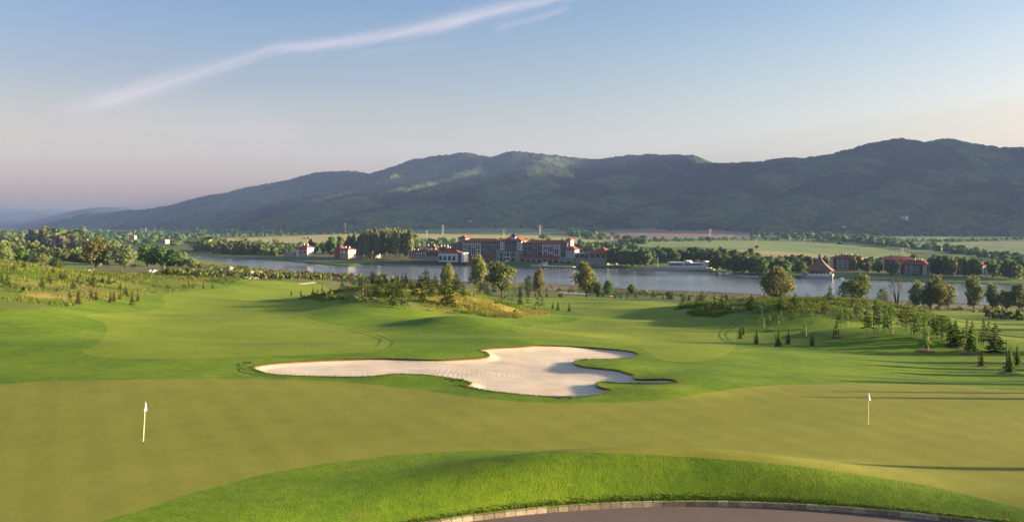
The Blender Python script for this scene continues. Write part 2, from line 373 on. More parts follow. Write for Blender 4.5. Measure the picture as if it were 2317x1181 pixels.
green_px = [(-900, 930), (-300, 892), (0, 869), (130, 862), (330, 858), (560, 857), (700, 860), (800, 865), (900, 876), (1000, 889), (1100, 902), (1200, 909), (1290, 912), (1400, 911), (1480, 906), (1540, 898), (1600, 888),
            (1680, 877), (1750, 872), (1850, 869), (2000, 868), (2150, 872), (2317, 884), (2700, 905), (3200, 960), (3200, 1300), (2700, 1230), (2317, 1150), (2130, 1105), (2000, 1082), (1850, 1060), (1700, 1044), (1500, 1030), (1300, 1022),
            (1150, 1019), (1000, 1022), (880, 1031), (750, 1046), (600, 1072), (450, 1110), (330, 1150), (200, 1190), (-100, 1310), (-900, 1400)]
bunk_px = [(572, 832), (590, 826), (640, 820), (740, 814), (830, 811), (900, 811), (990, 814), (1060, 811), (1098, 808), (1106, 804), (1100, 797), (1084, 792), (1120, 787), (1180, 784), (1220, 781), (1290, 783), (1380, 789), (1430, 795),
           (1446, 802), (1435, 808), (1390, 812), (1330, 813), (1303, 817), (1302, 823), (1330, 830), (1392, 836), (1414, 842), (1434, 848), (1438, 856), (1470, 857), (1511, 857), (1534, 863), (1519, 867), (1470, 867), (1400, 866), (1367, 864),
           (1351, 867), (1352, 873), (1370, 878), (1385, 881), (1376, 886), (1359, 892), (1318, 898), (1262, 898), (1221, 896), (1166, 891), (1110, 885), (1069, 877), (1042, 871), (1060, 870), (1065, 866), (1050, 861), (1028, 857), (980, 850),
           (900, 846), (860, 850), (800, 853), (700, 851), (630, 848), (590, 841)]
fairL_px = [(195, 712), (235, 730), (243, 748), (225, 775), (190, 800), (330, 812), (560, 806), (760, 800), (860, 790), (890, 775), (870, 757), (800, 740), (720, 728), (690, 712), (760, 695), (770, 675), (740, 650), (700, 640),
            (600, 634), (560, 640), (500, 652), (420, 660), (370, 668), (372, 690), (320, 705)]
fairR_px = [(1200, 668), (1330, 672), (1500, 682), (1640, 704), (1690, 716), (1720, 728), (1670, 745), (1660, 790), (1600, 815), (1500, 815), (1440, 785), (1300, 770), (1210, 762), (1160, 742), (1290, 728), (1325, 714), (1290, 704), (1200, 690), (1170, 675)]
fairW_px = [(2065, 702), (2170, 704), (2317, 722), (2560, 752), (2600, 880), (2400, 830), (2317, 800), (2260, 765), (2160, 735), (2075, 716)]
small_px = [[(672, 642), (690, 639), (716, 637), (720, 639), (700, 642), (680, 643)], [(1704, 689), (1722, 687), (1738, 690), (1740, 694), (1720, 696), (1706, 693)],
            [(1262, 661), (1300, 659), (1330, 663), (1334, 666), (1300, 665)], [(1375, 669), (1386, 667), (1398, 669), (1390, 671)],
            [(-40, 552), (0, 548), (24, 551), (10, 555), (-40, 556)], [(-40, 562), (5, 561), (18, 564), (0, 567), (-40, 568)], [(62, 570), (80, 568), (98, 571), (90, 576), (72, 576)], [(168, 571), (180, 570), (188, 572), (178, 574)]]
GP, BP = wpoly(green_px, 5), wpoly(bunk_px, 5)
FLP, FRP, FWP = wpoly(fairL_px, 5), wpoly(fairR_px, 5), wpoly(fairW_px, 5)
SMP = [wpoly(p, 4) for p in small_px]
ang = np.linspace(0, 2 * np.pi, 400, endpoint=False)
ROADP = np.stack([RC[0] + (RR - .18) * np.cos(ang), RC[1] + (RR - .18) * np.sin(ang)], 1)
LIPP = np.stack([RC[0] + RR * np.cos(ang), RC[1] + RR * np.sin(ang)], 1)

fine = np.arange(-130, 2451, 3.4)
lft = -130 - np.cumsum(6 * 1.09 ** np.arange(60)); rgt = fine[-1] + np.cumsum(6 * 1.09 ** np.arange(60))
cols = np.concatenate([lft[lft > -4600][::-1], fine, rgt[rgt < 6900]])
U = (cols - CX) / F
ys = list(np.arange(-50, 28, 2.0)); y = 28.0
while y < 4200:
    ys.append(y); y += min(max(.1, 6.6e-5 * y * y), 2.6 + max(0, y - 500) * .006)
ys = np.array(ys); NR, NC = len(ys), len(U)
YY = np.repeat(ys[:, None], NC, 1); XX = U[None, :] * np.maximum(YY, 25.0)
cls = np.zeros((NR - 1, NC - 1), int)
cxX = (XX[:-1, :-1] + XX[1:, 1:] + XX[:-1, 1:] + XX[1:, :-1]) / 4; cyY = (YY[:-1, :-1] + YY[1:, 1:]) / 2
snapped = np.zeros((NR, NC), bool)
CL = [(1, ROADP), (2, GP), (3, BP), (4, FLP), (5, FRP), (6, FWP)] + [(7 + k, p) for k, p in enumerate(SMP)]
for cid, P in CL:
    ins = inside(P, cxX, cyY) & ((cls == 0) | ((cid >= 7) & (cls >= 4)))
    cls[ins] = cid
    pad = np.zeros((NR + 1, NC + 1), int); pad[1:-1, 1:-1] = ins; cnt = pad[:-1, :-1] + pad[1:, :-1] + pad[:-1, 1:] + pad[1:, 1:]
    bmk = (cnt > 0) & (cnt < 4) & ~snapped; bmk[0] = bmk[-1] = False
    iy, ix = np.nonzero(bmk)
    if len(iy) == 0: continue
    x, y_ = XX[iy, ix], YY[iy, ix]; d, qx, qy = nearest(P, x, y_)
    cell = np.maximum((YY[np.minimum(iy + 1, NR - 1), ix] - YY[iy, ix]), 3.4 / F * np.maximum(y_, 25))
    ok = d < cell * 1.1
    XX[iy[ok], ix[ok]] = qx[ok]; YY[iy[ok], ix[ok]] = qy[ok]; snapped[iy[ok], ix[ok]] = True
ZZ = zfun(XX.ravel(), YY.ravel()).reshape(NR, NC)

# land cover of the ground sheet: what grows or lies there
def ell(cx, cy, a, b, ro, X, Y):
    c, s = math.cos(R_(ro)), math.sin(R_(ro)); dx, dy = X - cx, Y - cy
    return np.hypot((dx * c + dy * s) / a, (dy * c - dx * s) / b)
X, Y = XX, YY; PXL = CX + F * X / np.maximum(Y, 25)
ROW = HZ + F * (HC - ZZ) / np.maximum(Y, 25)
nse = fbm(X / 7, Y / 11, 4, 40); nsl = fbm(X / 30, Y / 40, 4, 44)
leftW = np.array([proj(a, b) for a, b in [(-900, 745), (-300, 726), (0, 707), (90, 702), (170, 690), (240, 673), (330, 668), (420, 656), (520, 643), (560, 632)]] + [((570 - CX) / F * 420, 420), ((450 - CX) / F * 470, 470), ((200 - CX) / F * 330, 330), (-260, 330), (-400, 200)])
dl, _, _ = nearest(leftW, X, Y); wl_ = np.where(inside(leftW, X, Y), dl, -dl)
wc = 1.02 - ell(-20, 199, 29, 46, 8, X, Y) + nse * .09
wr = 1.0 - ell(67, 200, 27, 58, -8, X, Y) + nse * .1
wild = np.maximum.reduce([sstep(-.3, .8, wl_ + nse), sstep(0, .05, wc), sstep(0, .05, wr), sstep(290, 330, Y + nsl * 40)])
def c3(c): return np.array(c)[None, None, :]
def mixc(a, b, f): return a * (1 - f[..., None]) + b * f[..., None]
cov = mixc(np.broadcast_to(c3((.115, .155, .02)), XX.shape + (3,)).copy(), c3((.19, .195, .036)), sstep(-.15, .35, nse + nsl * .5))
cov = mixc(cov, c3((.13, .085, .05)), .7 * sstep(.12, .4, fbm(X / 5, Y / 9, 3, 50)))
dry = sstep(1.3, .3, ell(-6, 172, 18, 12, 0, X, Y)) + .8 * sstep(1.2, .4, ell(-78, 140, 14, 6, 0, X, Y)) + .6 * sstep(1.2, .4, ell(34, 165, 12, 8, 0, X, Y))
wild = np.maximum(wild, .85 * sstep(.35, .8, dry + nse * .4) * (Y > 100))
cov = mixc(cov, c3((.34, .25, .05)), np.clip(dry, 0, 1) * sstep(-.3, .2, nse))
rk = sstep(18, 32, X) * (Y < 300)
cov = mixc(cov, c3((.075, .125, .018)), rk * .6)
# near bank of the lake
far1 = sstep(300, 360, Y)
cov = mixc(cov, mixc(np.broadcast_to(c3((.10, .13, .03)), cov.shape), c3((.17, .15, .06)), sstep(-.1, .3, nsl)), far1)
m = (Y > 360) & (Y < 1500)
dL = np.full(Y.shape, 999.0); dd, _, _ = nearest(LP, X[m], Y[m]); dL[m] = dd; inL = np.zeros(Y.shape, bool); inL[m] = inside(LP, X[m], Y[m])
LPfar = 41 * F / np.interp(PXL, [429, 662, 900, 1304, 1605, 1973, 2317, 3300], [81, 95, 106, 122, 136, 154, 170, 205])
nearS = (Y < LPfar) & (PXL > 425)
mud = nearS * sstep(26, 16, dL + nsl * 14) * far1
cov = mixc(cov, mixc(np.broadcast_to(c3((.085, .052, .04)), cov.shape), c3((.20, .13, .09)), sstep(0, .4, nse)), mud)
wp = nearS * far1 * sstep(14, 9, np.abs(dL - 44 + nsl * 20)) * (PXL > 1180)
cov = mixc(cov, c3((.23, .16, .11)), wp * .8 * sstep(-.1, .2, nsl))
# far bank lawns
farS = (Y > LPfar - 30) & ~inL & (dL < 70) & ~nearS
cov = mixc(cov, c3((.09, .155, .03)), farS * .9)
cov = mixc(cov, c3((.05, .055, .035)), farS * sstep(5, 2, dL) * .8)
land = sstep(900, 1000, Y + nsl * 60)
cov = mixc(cov, mixc(np.broadcast_to(c3((.075, .10, .03)), cov.shape), c3((.14, .15, .05)), sstep(-.15, .3, nsl)), land)
def field(pts, c, amt=1.0):
    global cov
    P = smooth_poly([((p - CX) / F, r) for p, r in pts], 4)
    P2 = [];
    for a, r in P:
        P2.append(proj(CX + a * F, r))
    i = inside(np.array(P2), X, Y).astype(float) * amt
    cov = mixc(cov, c3(c) * (1 + .25 * nsl[..., None]), i)
field([(470, 541), (640, 535), (840, 528), (1000, 530), (1180, 532), (1400, 536), (1400, 546), (1000, 557), (800, 553), (480, 547)], (.42, .36, .10))
field([(560, 531), (620, 530), (660, 531), (640, 533), (560, 533)], (.3, .3, .1))
field([(900, 522), (1050, 517), (1290, 517), (1300, 529), (1100, 527), (930, 525)], (.15, .21, .07))
field([(1320, 532), (1380, 523), (1600, 520), (1800, 529), (1790, 535), (1560, 541), (1340, 543)], (.21, .145, .10))
field([(1430, 546), (1700, 545), (1900, 553), (2070, 576), (1950, 584), (1650, 562), (1440, 557)], (.19, .25, .07))
field([(1600, 564), (1800, 571), (2030, 588), (1900, 594), (1700, 578), (1560, 572)], (.36, .30, .11))
field([(2010, 553), (2317, 546), (2600, 546), (2600, 600), (2317, 590), (2140, 578)], (.17, .21, .08))
field([(1890, 532), (2100, 531), (2170, 536), (2100, 543), (1960, 540)], (.18, .22, .08))
field([(1430, 519), (1600, 515), (1750, 517), (1560, 519)], (.18, .22, .08))
# links course on the left beyond the pond
lc = (PXL < 240) & (Y > 430) & (Y < 1300)
cov = mixc(cov, mixc(np.broadcast_to(c3((.16, .23, .04)), cov.shape), c3((.11, .11, .04)), sstep(.05, .25, nsl)), lc * 1.0 * sstep(260, 200, PXL))
wild = np.where(Y > 330, 1, wild)
cov = np.clip(cov, 0.005, 1)
colr = np.concatenate([cov, np.ones(cov.shape[:2] + (1,))], 2)

idx = np.arange(NR * NC).reshape(NR, NC)
quads = np.stack([idx[:-1, :-1], idx[:-1, 1:], idx[1:, 1:], idx[1:, :-1]], -1)
fx, fy, fz, fc, fw = XX.ravel(), YY.ravel(), ZZ.ravel(), colr.reshape(-1, 4), wild.ravel()
def sub_mesh(name, ids, mats, zf=None, skirt=None, attrs=False):
    q = quads[np.isin(cls, ids)]
    u, inv = np.unique(q.ravel(), return_inverse=True); q2 = inv.reshape(-1, 4)
    z = fz[u].copy()
    if zf: z = zf(fx[u], fy[u], z)
    V = np.stack([fx[u], fy[u], z], 1); mi = None
    if skirt:
        e = np.concatenate([q2[:, [0, 1]], q2[:, [1, 2]], q2[:, [2, 3]], q2[:, [3, 0]]]); key = np.sort(e, 1); k = key[:, 0].astype(np.int64) * len(u) + key[:, 1]
        _, first, cn = np.unique(k, return_index=True, return_counts=True); be = e[first[cn == 1]]
        n0 = len(V); bu, binv = np.unique(be.ravel(), return_inverse=True); be2 = binv.reshape(-1, 2)
        V = np.concatenate([V, V[bu], V[bu]]); V[n0:n0 + len(bu), 2] = V[bu, 2]; V[n0 + len(bu):, 2] = fz[u][bu] - .012
        sk = np.stack([be2[:, 1] + n0, be2[:, 0] + n0, be2[:, 0] + n0 + len(bu), be2[:, 1] + n0 + len(bu)], 1)
        mi = np.concatenate([np.zeros(len(q2), int), np.ones(len(sk), int)]); q2 = np.concatenate([q2, sk])
    at = {'cover': ('FLOAT_COLOR', fc[u]), 'wild': ('FLOAT', fw[u])} if attrs else None
    o = link(name, np_mesh(name, V, q2, mats, mi, attrs=at)); o['kind'] = 'structure'; return o
sub_mesh('ground', [0], M_rough, attrs=True)
sub_mesh('putting_green', [2], M_green)
sub_mesh('fairway', [4], M_fair); sub_mesh('fairway', [5], M_fair); sub_mesh('fairway', [6], M_fair)
def sandz(x, y, z):
    d, _, _ = nearest(BP, x, y)
    return z - .14 - .13 * sstep(0, 1.2, d) + .05 * fbm(x / 3, y / 3, 2, 9)
sub_mesh('sand_bunker', [3], [M_sand, M_soil], sandz, skirt=True)
for k in range(len(SMP)): sub_mesh('sand_bunker', [7 + k], [M_sand, M_soil], lambda x, y, z: z - .25, skirt=True)
sub_mesh('road', [1], M_asph, lambda x, y, z: np.where(y > 0, -.98, -.98) + .012 * fbm(x / 4, y / 4, 2, 3))

# kerb of cast blocks round the drive
t = NT('kerb_concrete'); oi = t.attr('blk', 'Fac'); f = t.noise(9, 5)
cc = t.mix(oi, (.20, .155, .10), (.48, .39, .27)); cc = t.mix(.7, cc, t.ramp(f, [(.3, g3(.5)), (.65, g3(1.2))]), 'MULTIPLY')
M_kerb = t.done(cc, .85, t.bump(f, .01))
V, Q, A = [], [], []; nb = int(2 * math.pi * RR / .5); prof = [(-.18, -1.05), (-.18, -.79), (-.155, -.765), (0, -.755), (0, -1.05)]
for b in range(nb):
    a0, a1 = 2 * math.pi * b / nb, 2 * math.pi * (b + .93) / nb
    if math.sin((a0 + a1) / 2) < -.4: continue
    rv = random.Random(b).random(); jr = (random.Random(b + 99).random() - .5) * .012; base = len(V)
    for a in (a0, (a0 + a1) / 2, a1):
        for r, z in prof: V.append((RC[0] + (RR + r + jr) * math.cos(a), RC[1] + (RR + r + jr) * math.sin(a), z + jr)); A.append(rv)
    for s in range(2):
        for k in range(4):
            p = base + s * 5 + k; Q.append((p, p + 1, p + 6, p + 5))
    for s in (0, 10): Q.append((base + s, base + s + 1, base + s + 3, base + s + 4)); Q.append((base + s + 1, base + s + 2, base + s + 3, base + s + 3))
Q = [q if q[2] != q[3] else (q[0], q[1], q[2], q[2]) for q in Q]
V = np.array(V); Qa = np.array(Q)
Qg = Qa[Qa[:, 2] != Qa[:, 3]]
# pale mortar bed showing in the joints
mv, mq = [], []
for k in range(401):
    a = -.5 + (math.pi + 1) * k / 400
    for r, z in ((-.165, -1.0), (-.165, -.80), (-.004, -.775)): mv.append((RC[0] + (RR + r) * math.cos(a), RC[1] + (RR + r) * math.sin(a), z))
for k in range(400):
    for j in range(2): p = len(V) + k * 3 + j; mq.append((p, p + 1, p + 4, p + 3))
Va = np.concatenate([V, np.array(mv)]); Qg = np.concatenate([Qg, np.array(mq)])
o = link('kerb', np_mesh('kerb', Va, Qg, M_kerb, smooth=False, attrs={'blk': ('FLOAT', np.concatenate([np.array(A), np.full(len(mv), 1.6)]))})); o['kind'] = 'structure'

# tyre tracks pressed in the turf
M_trk = plain('pressed_turf', (.075, .135, .012), .9, .3, 3)
def ribbon(name, pts, w, m, up=.02):
    P = np.array([proj(a, b) for a, b in smooth_poly(pts, 8, False)]); d = np.gradient(P, axis=0); n = np.stack([-d[:, 1], d[:, 0]], 1); n /= np.linalg.norm(n, axis=1)[:, None] + 1e-9
    L = P + n * w / 2; Rr = P - n * w / 2; zl = zfun(L[:, 0], L[:, 1]) + up; zr = zfun(Rr[:, 0], Rr[:, 1]) + up
    V = np.concatenate([np.c_[L, zl], np.c_[Rr, zr]]); n_ = len(P); k = np.arange(n_ - 1)
    o = link(name, np_mesh(name, V, np.stack([k, k + n_, k + n_ + 1, k + 1], 1), m)); o['kind'] = 'structure'
for pts in ([(1671, 720), (1660, 730), (1640, 742), (1629, 753), (1632, 765), (1650, 775), (1672, 781)], [(1683, 720), (1673, 732), (1656, 744), (1643, 754), (1646, 764), (1662, 774), (1688, 780)],
            ):
    ribbon('tyre_track', pts, .3, M_trk)
for pts in ([(560, 838), (545, 832), (542, 834), (548, 841), (580, 848), (650, 853)], [(700, 731), (790, 747), (855, 765), (862, 772), (850, 784)], [(740, 730), (830, 750), (882, 768), (890, 775), (880, 786)]):
    ribbon('mowing_line', pts, .16, M_trk)

# lake and pond water
t = NT('lake_water')
w1 = t.noise(1.0, 4, vec=t.scale(t.pos(), (.05, .22, 1))); w2 = t.noise(1.0, 3, vec=t.scale(t.pos(), (.6, 1.6, 1)))
patch = t.ramp(t.noise(1.0, 3, vec=t.scale(t.pos(), (.004, .02, 1))), [(.4, g3(0)), (.62, g3(1))])
nb_ = t.bump(t.math('ADD', t.math('MULTIPLY', w1, 1.0), t.math('MULTIPLY', w2, .35)), .5, .55)
M_water = t.done((.165, .19, .21), t.math('ADD', t.math('MULTIPLY', patch, .10), .06), nb_, spec=.6, IOR=1.33)
lo, hi = LP.min(0) - 30, LP.max(0) + 30
V = [(lo[0], lo[1], LAKE_Z), (hi[0], lo[1], LAKE_Z), (hi[0], hi[1], LAKE_Z), (lo[0], hi[1], LAKE_Z)]
o = link('lake_water', np_mesh('lake_water', V, [(0, 1, 2, 3)], M_water)); o['kind'] = 'structure'

# ---------------------------------------------------------------- mountains
def seg(p, r, D): return ((p - CX) / F * D, D, HC + (HZ - r) * D / F)
RIDGES = [
 [(50, 522, 8200), (190, 487, 7600), (300, 480, 7300), (350, 476, 7000), (440, 452, 6600), (500, 442, 6400), (560, 429, 6200), (640, 411, 6000), (720, 390, 5800), (780, 381, 5700), (830, 386, 5700), (900, 373, 5600), (940, 361, 5500), (1000, 356, 5450), (1050, 351, 5400), (1120, 353, 5400), (1160, 341, 5300), (1200, 345, 5300), (1290, 356, 5300), (1340, 363, 5300), (1420, 354, 5200), (1480, 354, 5200), (1560, 359, 5000), (1610, 376, 4900), (1900, 380, 5400), (2400, 360, 6000)],
 [(1560, 392, 4900), (1606, 376, 4600), (1640, 374, 4500), (1700, 369, 4400), (1790, 353, 4300), (1900, 339, 4200), (1960, 326, 4100), (2030, 314, 4100), (2090, 320, 4050), (2140, 311, 4000), (2200, 319, 4000), (2260, 333, 3950), (2317, 336, 3900), (2450, 320, 3900), (2700, 320, 3900), (3200, 330, 4000), (4200, 330, 4200)],
 [(1160, 344, 5300), (1215, 375, 4900), (1180, 400, 4500), (1080, 420, 4100), (950, 445, 3800), (820, 475, 3500)],
 [(1120, 353, 5400), (1090, 380, 5000), (1010, 400, 4700), (900, 420, 4400), (800, 440, 4100), (700, 470, 3800)],
 [(1450, 355, 5200), (1500, 380, 4800), (1420, 395, 4500), (1330, 412, 4150), (1220, 440, 3800), (1100, 475, 3500)],
 [(1560, 359, 5000), (1590, 385, 4700), (1480, 412, 4200), (1360, 450, 3700), (1290, 485, 3300)],
 [(1640, 374, 4500), (1650, 400, 4200), (1560, 430, 3800), (1470, 465, 3400), (1400, 497, 3050)],
 [(1790, 353, 4300), (1770, 385, 3950), (1700, 425, 3500), (1620, 465, 3150), (1560, 500, 2850)],
 [(1960, 326, 4100), (1930, 370, 3700), (1850, 420, 3300), (1780, 465, 2950), (1720, 505, 2650)],
 [(2140, 311, 4000), (2110, 360, 3600), (2030, 410, 3200), (1960, 460, 2850), (1900, 505, 2550)],
 [(2317, 336, 3900), (2300, 380, 3500), (2230, 430, 3050), (2150, 475, 2700), (2080, 512, 2450)],
 [(2600, 320, 3900), (2560, 380, 3400), (2450, 440, 2900), (2330, 490, 2500), (2270, 520, 2300)],
 [(3000, 325, 3950), (2900, 400, 3300), (2700, 470, 2700), (2600, 515, 2350)],
 [(780, 381, 5700), (750, 415, 5300), (680, 445, 4900), (600, 475, 4500), (540, 503, 4200)],
 [(940, 361, 5500), (880, 395, 5000), (790, 430, 4600), (700, 460, 4200), (620, 497, 3900)],
 [(560, 429, 6200), (540, 460, 5700), (470, 485, 5300), (420, 506, 4900)],
 [(440, 452, 6600), (420, 480, 6200), (350, 500, 5900), (290, 514, 5600)],
 [(300, 480, 7300), (240, 500, 7000), (180, 516, 6600)]]
SEGS = []
for r in RIDGES:
    w = [seg(*p) for p in r]
    for a, b in zip(w[:-1], w[1:]): SEGS.append((a, b))
for a, b in zip([(4500, 2300, 400), (4600, 3000, 820), (4650, 3800, 960), (4700, 4600, 960)], [(4600, 3000, 820), (4650, 3800, 960), (4700, 4600, 960), (4800, 5200, 680)]): SEGS.append((a, b))  # unseen ridge added right of the frame to cast shade over the mountain front
def mz(X, Y):
    wx = X + 190 * fbm(X / 420, Y / 420, 3, 61); wy = Y + 190 * fbm(X / 420, Y / 420, 3, 71)
    z = np.full(X.shape, -400.0)
    for a, b in SEGS:
        dx, dy = b[0] - a[0], b[1] - a[1]; t = np.clip(((X - a[0]) * dx + (Y - a[1]) * dy) / (dx * dx + dy * dy), 0, 1)
        qx, qy = a[0] + t * dx, a[1] + t * dy; h = a[2] + t * (b[2] - a[2])
        d0 = np.hypot(X - qx, Y - qy); d1 = np.hypot(wx - qx, wy - qy); k = sstep(60, 420, d0); d = d0 * (1 - k) + d1 * k
        z = np.maximum(z, h - .47 * (np.sqrt(d * d + 60 ** 2) - 60) + .00004 * np.minimum(d, 1500) ** 2)
    sm = fbm(X / 260, Y / 260, 4, 81); z += (18 * np.abs(sm) - 6 + 50 * fbm(X / 520, Y / 900, 2, 87)) * sstep(0, 200, z) * (z < 900)
    return z
mcols = np.concatenate([np.arange(-900, -100, 12), np.arange(-100, 2420, 3.2), np.arange(2420, 5300, 14)])
MU = (mcols - CX) / F
my = [2150.0]
while my[-1] < 8800: my.append(my[-1] * 1.0033)
my = np.array(my); MY = np.repeat(my[:, None], len(MU), 1); MX = MU[None, :] * MY
MZ = mz(MX, MY)
rng = np.random.default_rng(5)
conif = fbm(MX / 300, MY / 300, 4, 91) + (MZ - 180) / 900
amp = 3.5 + 3.0 * sstep(-.1, .2, conif)
MZ2 = MZ + (rng.random(MZ.shape) ** 1.6) * amp * 1.5 + 4 * fbm(MX / 40, MY / 40, 2, 95)
keep = MZ2 > zfun(np.clip(MX, -9e3, 9e3), np.minimum(MY, 4200)) - 30
idx2 = np.arange(MZ.size).reshape(MZ.shape); mq = np.stack([idx2[:-1, :-1], idx2[:-1, 1:], idx2[1:, 1:], idx2[1:, :-1]], -1)
kq = keep[:-1, :-1] | keep[1:, 1:]
mq = mq[kq]; u, inv = np.unique(mq.ravel(), return_inverse=True)
t = NT('mountain_forest'); cf = t.attr('conifer', 'Fac'); a = t.noise(.02, 5); b = t.noise(.09, 2)
dec = t.mix(t.ramp(a, [(.35, g3(0)), (.65, g3(1))]), (.028, .050, .023), (.080, .104, .036)); con = t.mix(a, (.010, .022, .013), (.035, .035, .022))
cc = t.mix(t.ramp(t.math('ADD', cf, t.math('MULTIPLY', t.math('SUBTRACT', a, .5), .5)), [(.42, g3(0)), (.58, g3(1))]), dec, con)
cc = t.mix(.8, cc, t.ramp(b, [(.3, g3(.4)), (.7, g3(1.7))]), 'MULTIPLY')
M_mtn = t.done(cc, .95, t.bump(b, 5, .7), spec=.05)
V = np.stack([MX.ravel()[u], MY.ravel()[u], MZ2.ravel()[u]], 1)
me = np_mesh('mountain', V, inv.reshape(-1, 4), M_mtn, attrs={'conifer': ('FLOAT', np.clip(conif.ravel()[u] + .45, 0, 1))})
link('mountain', me)['kind'] = 'structure'
# hills far down the valley on the left
def hills(pts, D, name, depth):
    P = smooth_poly([(a, b) for a, b in pts], 12, False); nd = 14; V = []
    for j in range(nd):
        f = j / (nd - 1); 
        for k, (p, r) in enumerate(P):
            prof = math.sin(math.pi * min(1, f * 1.0)) ** .8
            Y = D - depth / 2 + depth * f; h = HC + (HZ - r) * D / F + 30
            z = -30 + h * prof * (1 + .12 * float(fbm(np.array([k / 9.0]), np.array([j / 3.0]), 3, 7)[0])) if 0 < j < nd - 1 else -60
            if j == nd // 2: z = -30 + h
            V.append(((p - CX) / F * D * (1 + 0 * f), Y, z))
    n = len(P); i = np.arange(nd * n).reshape(nd, n); q = np.stack([i[:-1, :-1], i[:-1, 1:], i[1:, 1:], i[1:, :-1]], -1).reshape(-1, 4)
    link(name, np_mesh(name, V, q, M_far))['kind'] = 'structure'
M_far = plain('far_forest', (.02, .028, .03), .95, .3, .01)
hills([(-520, 500), (-300, 492), (-100, 497), (40, 508), (110, 498), (170, 478), (220, 472), (270, 469), (310, 480), (380, 500), (440, 516)], 9000, 'hills', 1600)
hills([(-500, 480), (-400, 470), (-150, 484), (0, 481), (60, 477), (100, 479), (135, 484), (220, 500), (320, 512)], 10200, 'hills', 1200)
hills([(-480, 462), (-420, 458), (-200, 462), (0, 470), (40, 472), (90, 477), (125, 474), (200, 484), (320, 500), (420, 512)], 11300, 'hills', 1000)
V = [(-10900, 4000, -34), (10900, 4000, -34), (10900, 11950, -34), (-10900, 11950, -34), (-10900, -1500, -34), (10900, -1500, -34)]
M_plain = plain('valley_floor', (.09, .11, .04), .9, .3, .002)
o = link('valley_floor', np_mesh('valley_floor', V, [(4, 5, 2, 3)], M_plain)); o['kind'] = 'structure'
# pale morning air
hz = bpy.data.meshes.new('haze'); import bmesh
bm = bmesh.new(); bmesh.ops.create_cube(bm, size=1)
for v in bm.verts: v.co = ((v.co.x) * 22000, v.co.y * 14000 + 5000, (v.co.z + .5) * 1110 - 38)
bm.to_mesh(hz); bm.free()
hm = bpy.data.materials.new('haze'); hm.use_nodes = True; hn = hm.node_tree.nodes; hn.clear()
pv = hn.new('ShaderNodeVolumePrincipled'); pv.inputs['Color'].default_value = (.34, .50, .95, 1); pv.inputs['Density'].default_value = HAZE = 4.8e-5; pv.inputs['Anisotropy'].default_value = 0.1
ho = hn.new('ShaderNodeOutputMaterial'); hm.node_tree.links.new(pv.outputs[0], ho.inputs['Volume'])
hz.materials.append(hm); o = link('haze', hz); o['kind'] = 'stuff'
# ---------------------------------------------------------------- foliage builders
def foliage(name, dark, light, clump=.5, trans=.3, vari=.3):
    t = NT(name); oi = t.new('ShaderNodeObjectInfo'); rnd = oi.outputs['Random']
    f = t.noise(clump, 3, vec=t.objc()); g = t.noise(clump * 6, 2, vec=t.objc())
    cc = t.mix(t.ramp(t.math('ADD', t.math('MULTIPLY', f, .6), t.math('MULTIPLY', g, .4)), [(.36, g3(0)), (.64, g3(1))]), dark, light)
    hs = t.new('ShaderNodeHueSaturation'); t.l.new(cc, hs.inputs['Color'])
    t.l.new(t.math('ADD', t.math('MULTIPLY', rnd, .05), .475), hs.inputs['Hue']); t.l.new(t.math('ADD', t.math('MULTIPLY', rnd, vari * 2), 1.12 - vari), hs.inputs['Value'])
    t.set(t.b, 'Base Color', hs.outputs[0]); t.b.inputs['Roughness'].default_value = .7; t.b.inputs['Specular IOR Level'].default_value = .15
    tr = t.new('ShaderNodeBsdfTranslucent'); t.l.new(hs.outputs[0], tr.inputs[0]); mx = t.new('ShaderNodeMixShader'); mx.inputs[0].default_value = trans
    t.l.new(t.b.outputs[0], mx.inputs[1]); t.l.new(tr.outputs[0], mx.inputs[2]); t.l.new(mx.outputs[0], t.n['Material Output'].inputs[0]); return t.m
F_green = foliage('leaves_green', (0.067, 0.116, 0.022), (0.171, 0.232, 0.043))
F_olive = foliage('leaves_olive', (0.122, 0.134, 0.037), (0.244, 0.244, 0.073))
F_grey = foliage('leaves_grey_green', (0.104, 0.140, 0.055), (0.207, 0.244, 0.098))
F_dark = foliage('leaves_dark_green', (0.043, 0.085, 0.022), (0.104, 0.171, 0.043))
F_brown = foliage('leaves_bronze', (0.061, 0.055, 0.030), (0.122, 0.104, 0.043))
F_scrub = foliage('scrub_leaves', (0.061, 0.091, 0.022), (0.146, 0.159, 0.043)); F_scrubb = foliage('bronze_scrub_leaves', (0.085, 0.079, 0.037), (0.146, 0.128, 0.055))
F_spruce = foliage('spruce_needles', (0.055, 0.098, 0.017), (0.159, 0.220, 0.043), 1.5, .35)
F_spruced = foliage('dense_spruce_needles', (.03, .06, .012), (.095, .14, .028), 1.5, .25)
F_thuja = foliage('browned_needles', (0.091, 0.085, 0.024), (0.195, 0.159, 0.055), 1.5, .2)
F_poplar = foliage('poplar_leaves', (0.104, 0.134, 0.043), (0.244, 0.262, 0.091), .25)
M_bark = plain('bark', (.10, .075, .055), .95, .35, 3); M_barkp = plain('pale_bark', (.22, .18, .13), .95, .35, 3)
M_stake = plain('stake_wood', (.50, .36, .20), .9, .25, 4); M_stakd = plain('backlit_stake_wood', (.075, .055, .04), .9, .25, 4)  # the second is stake wood with backlit shade put into its colour

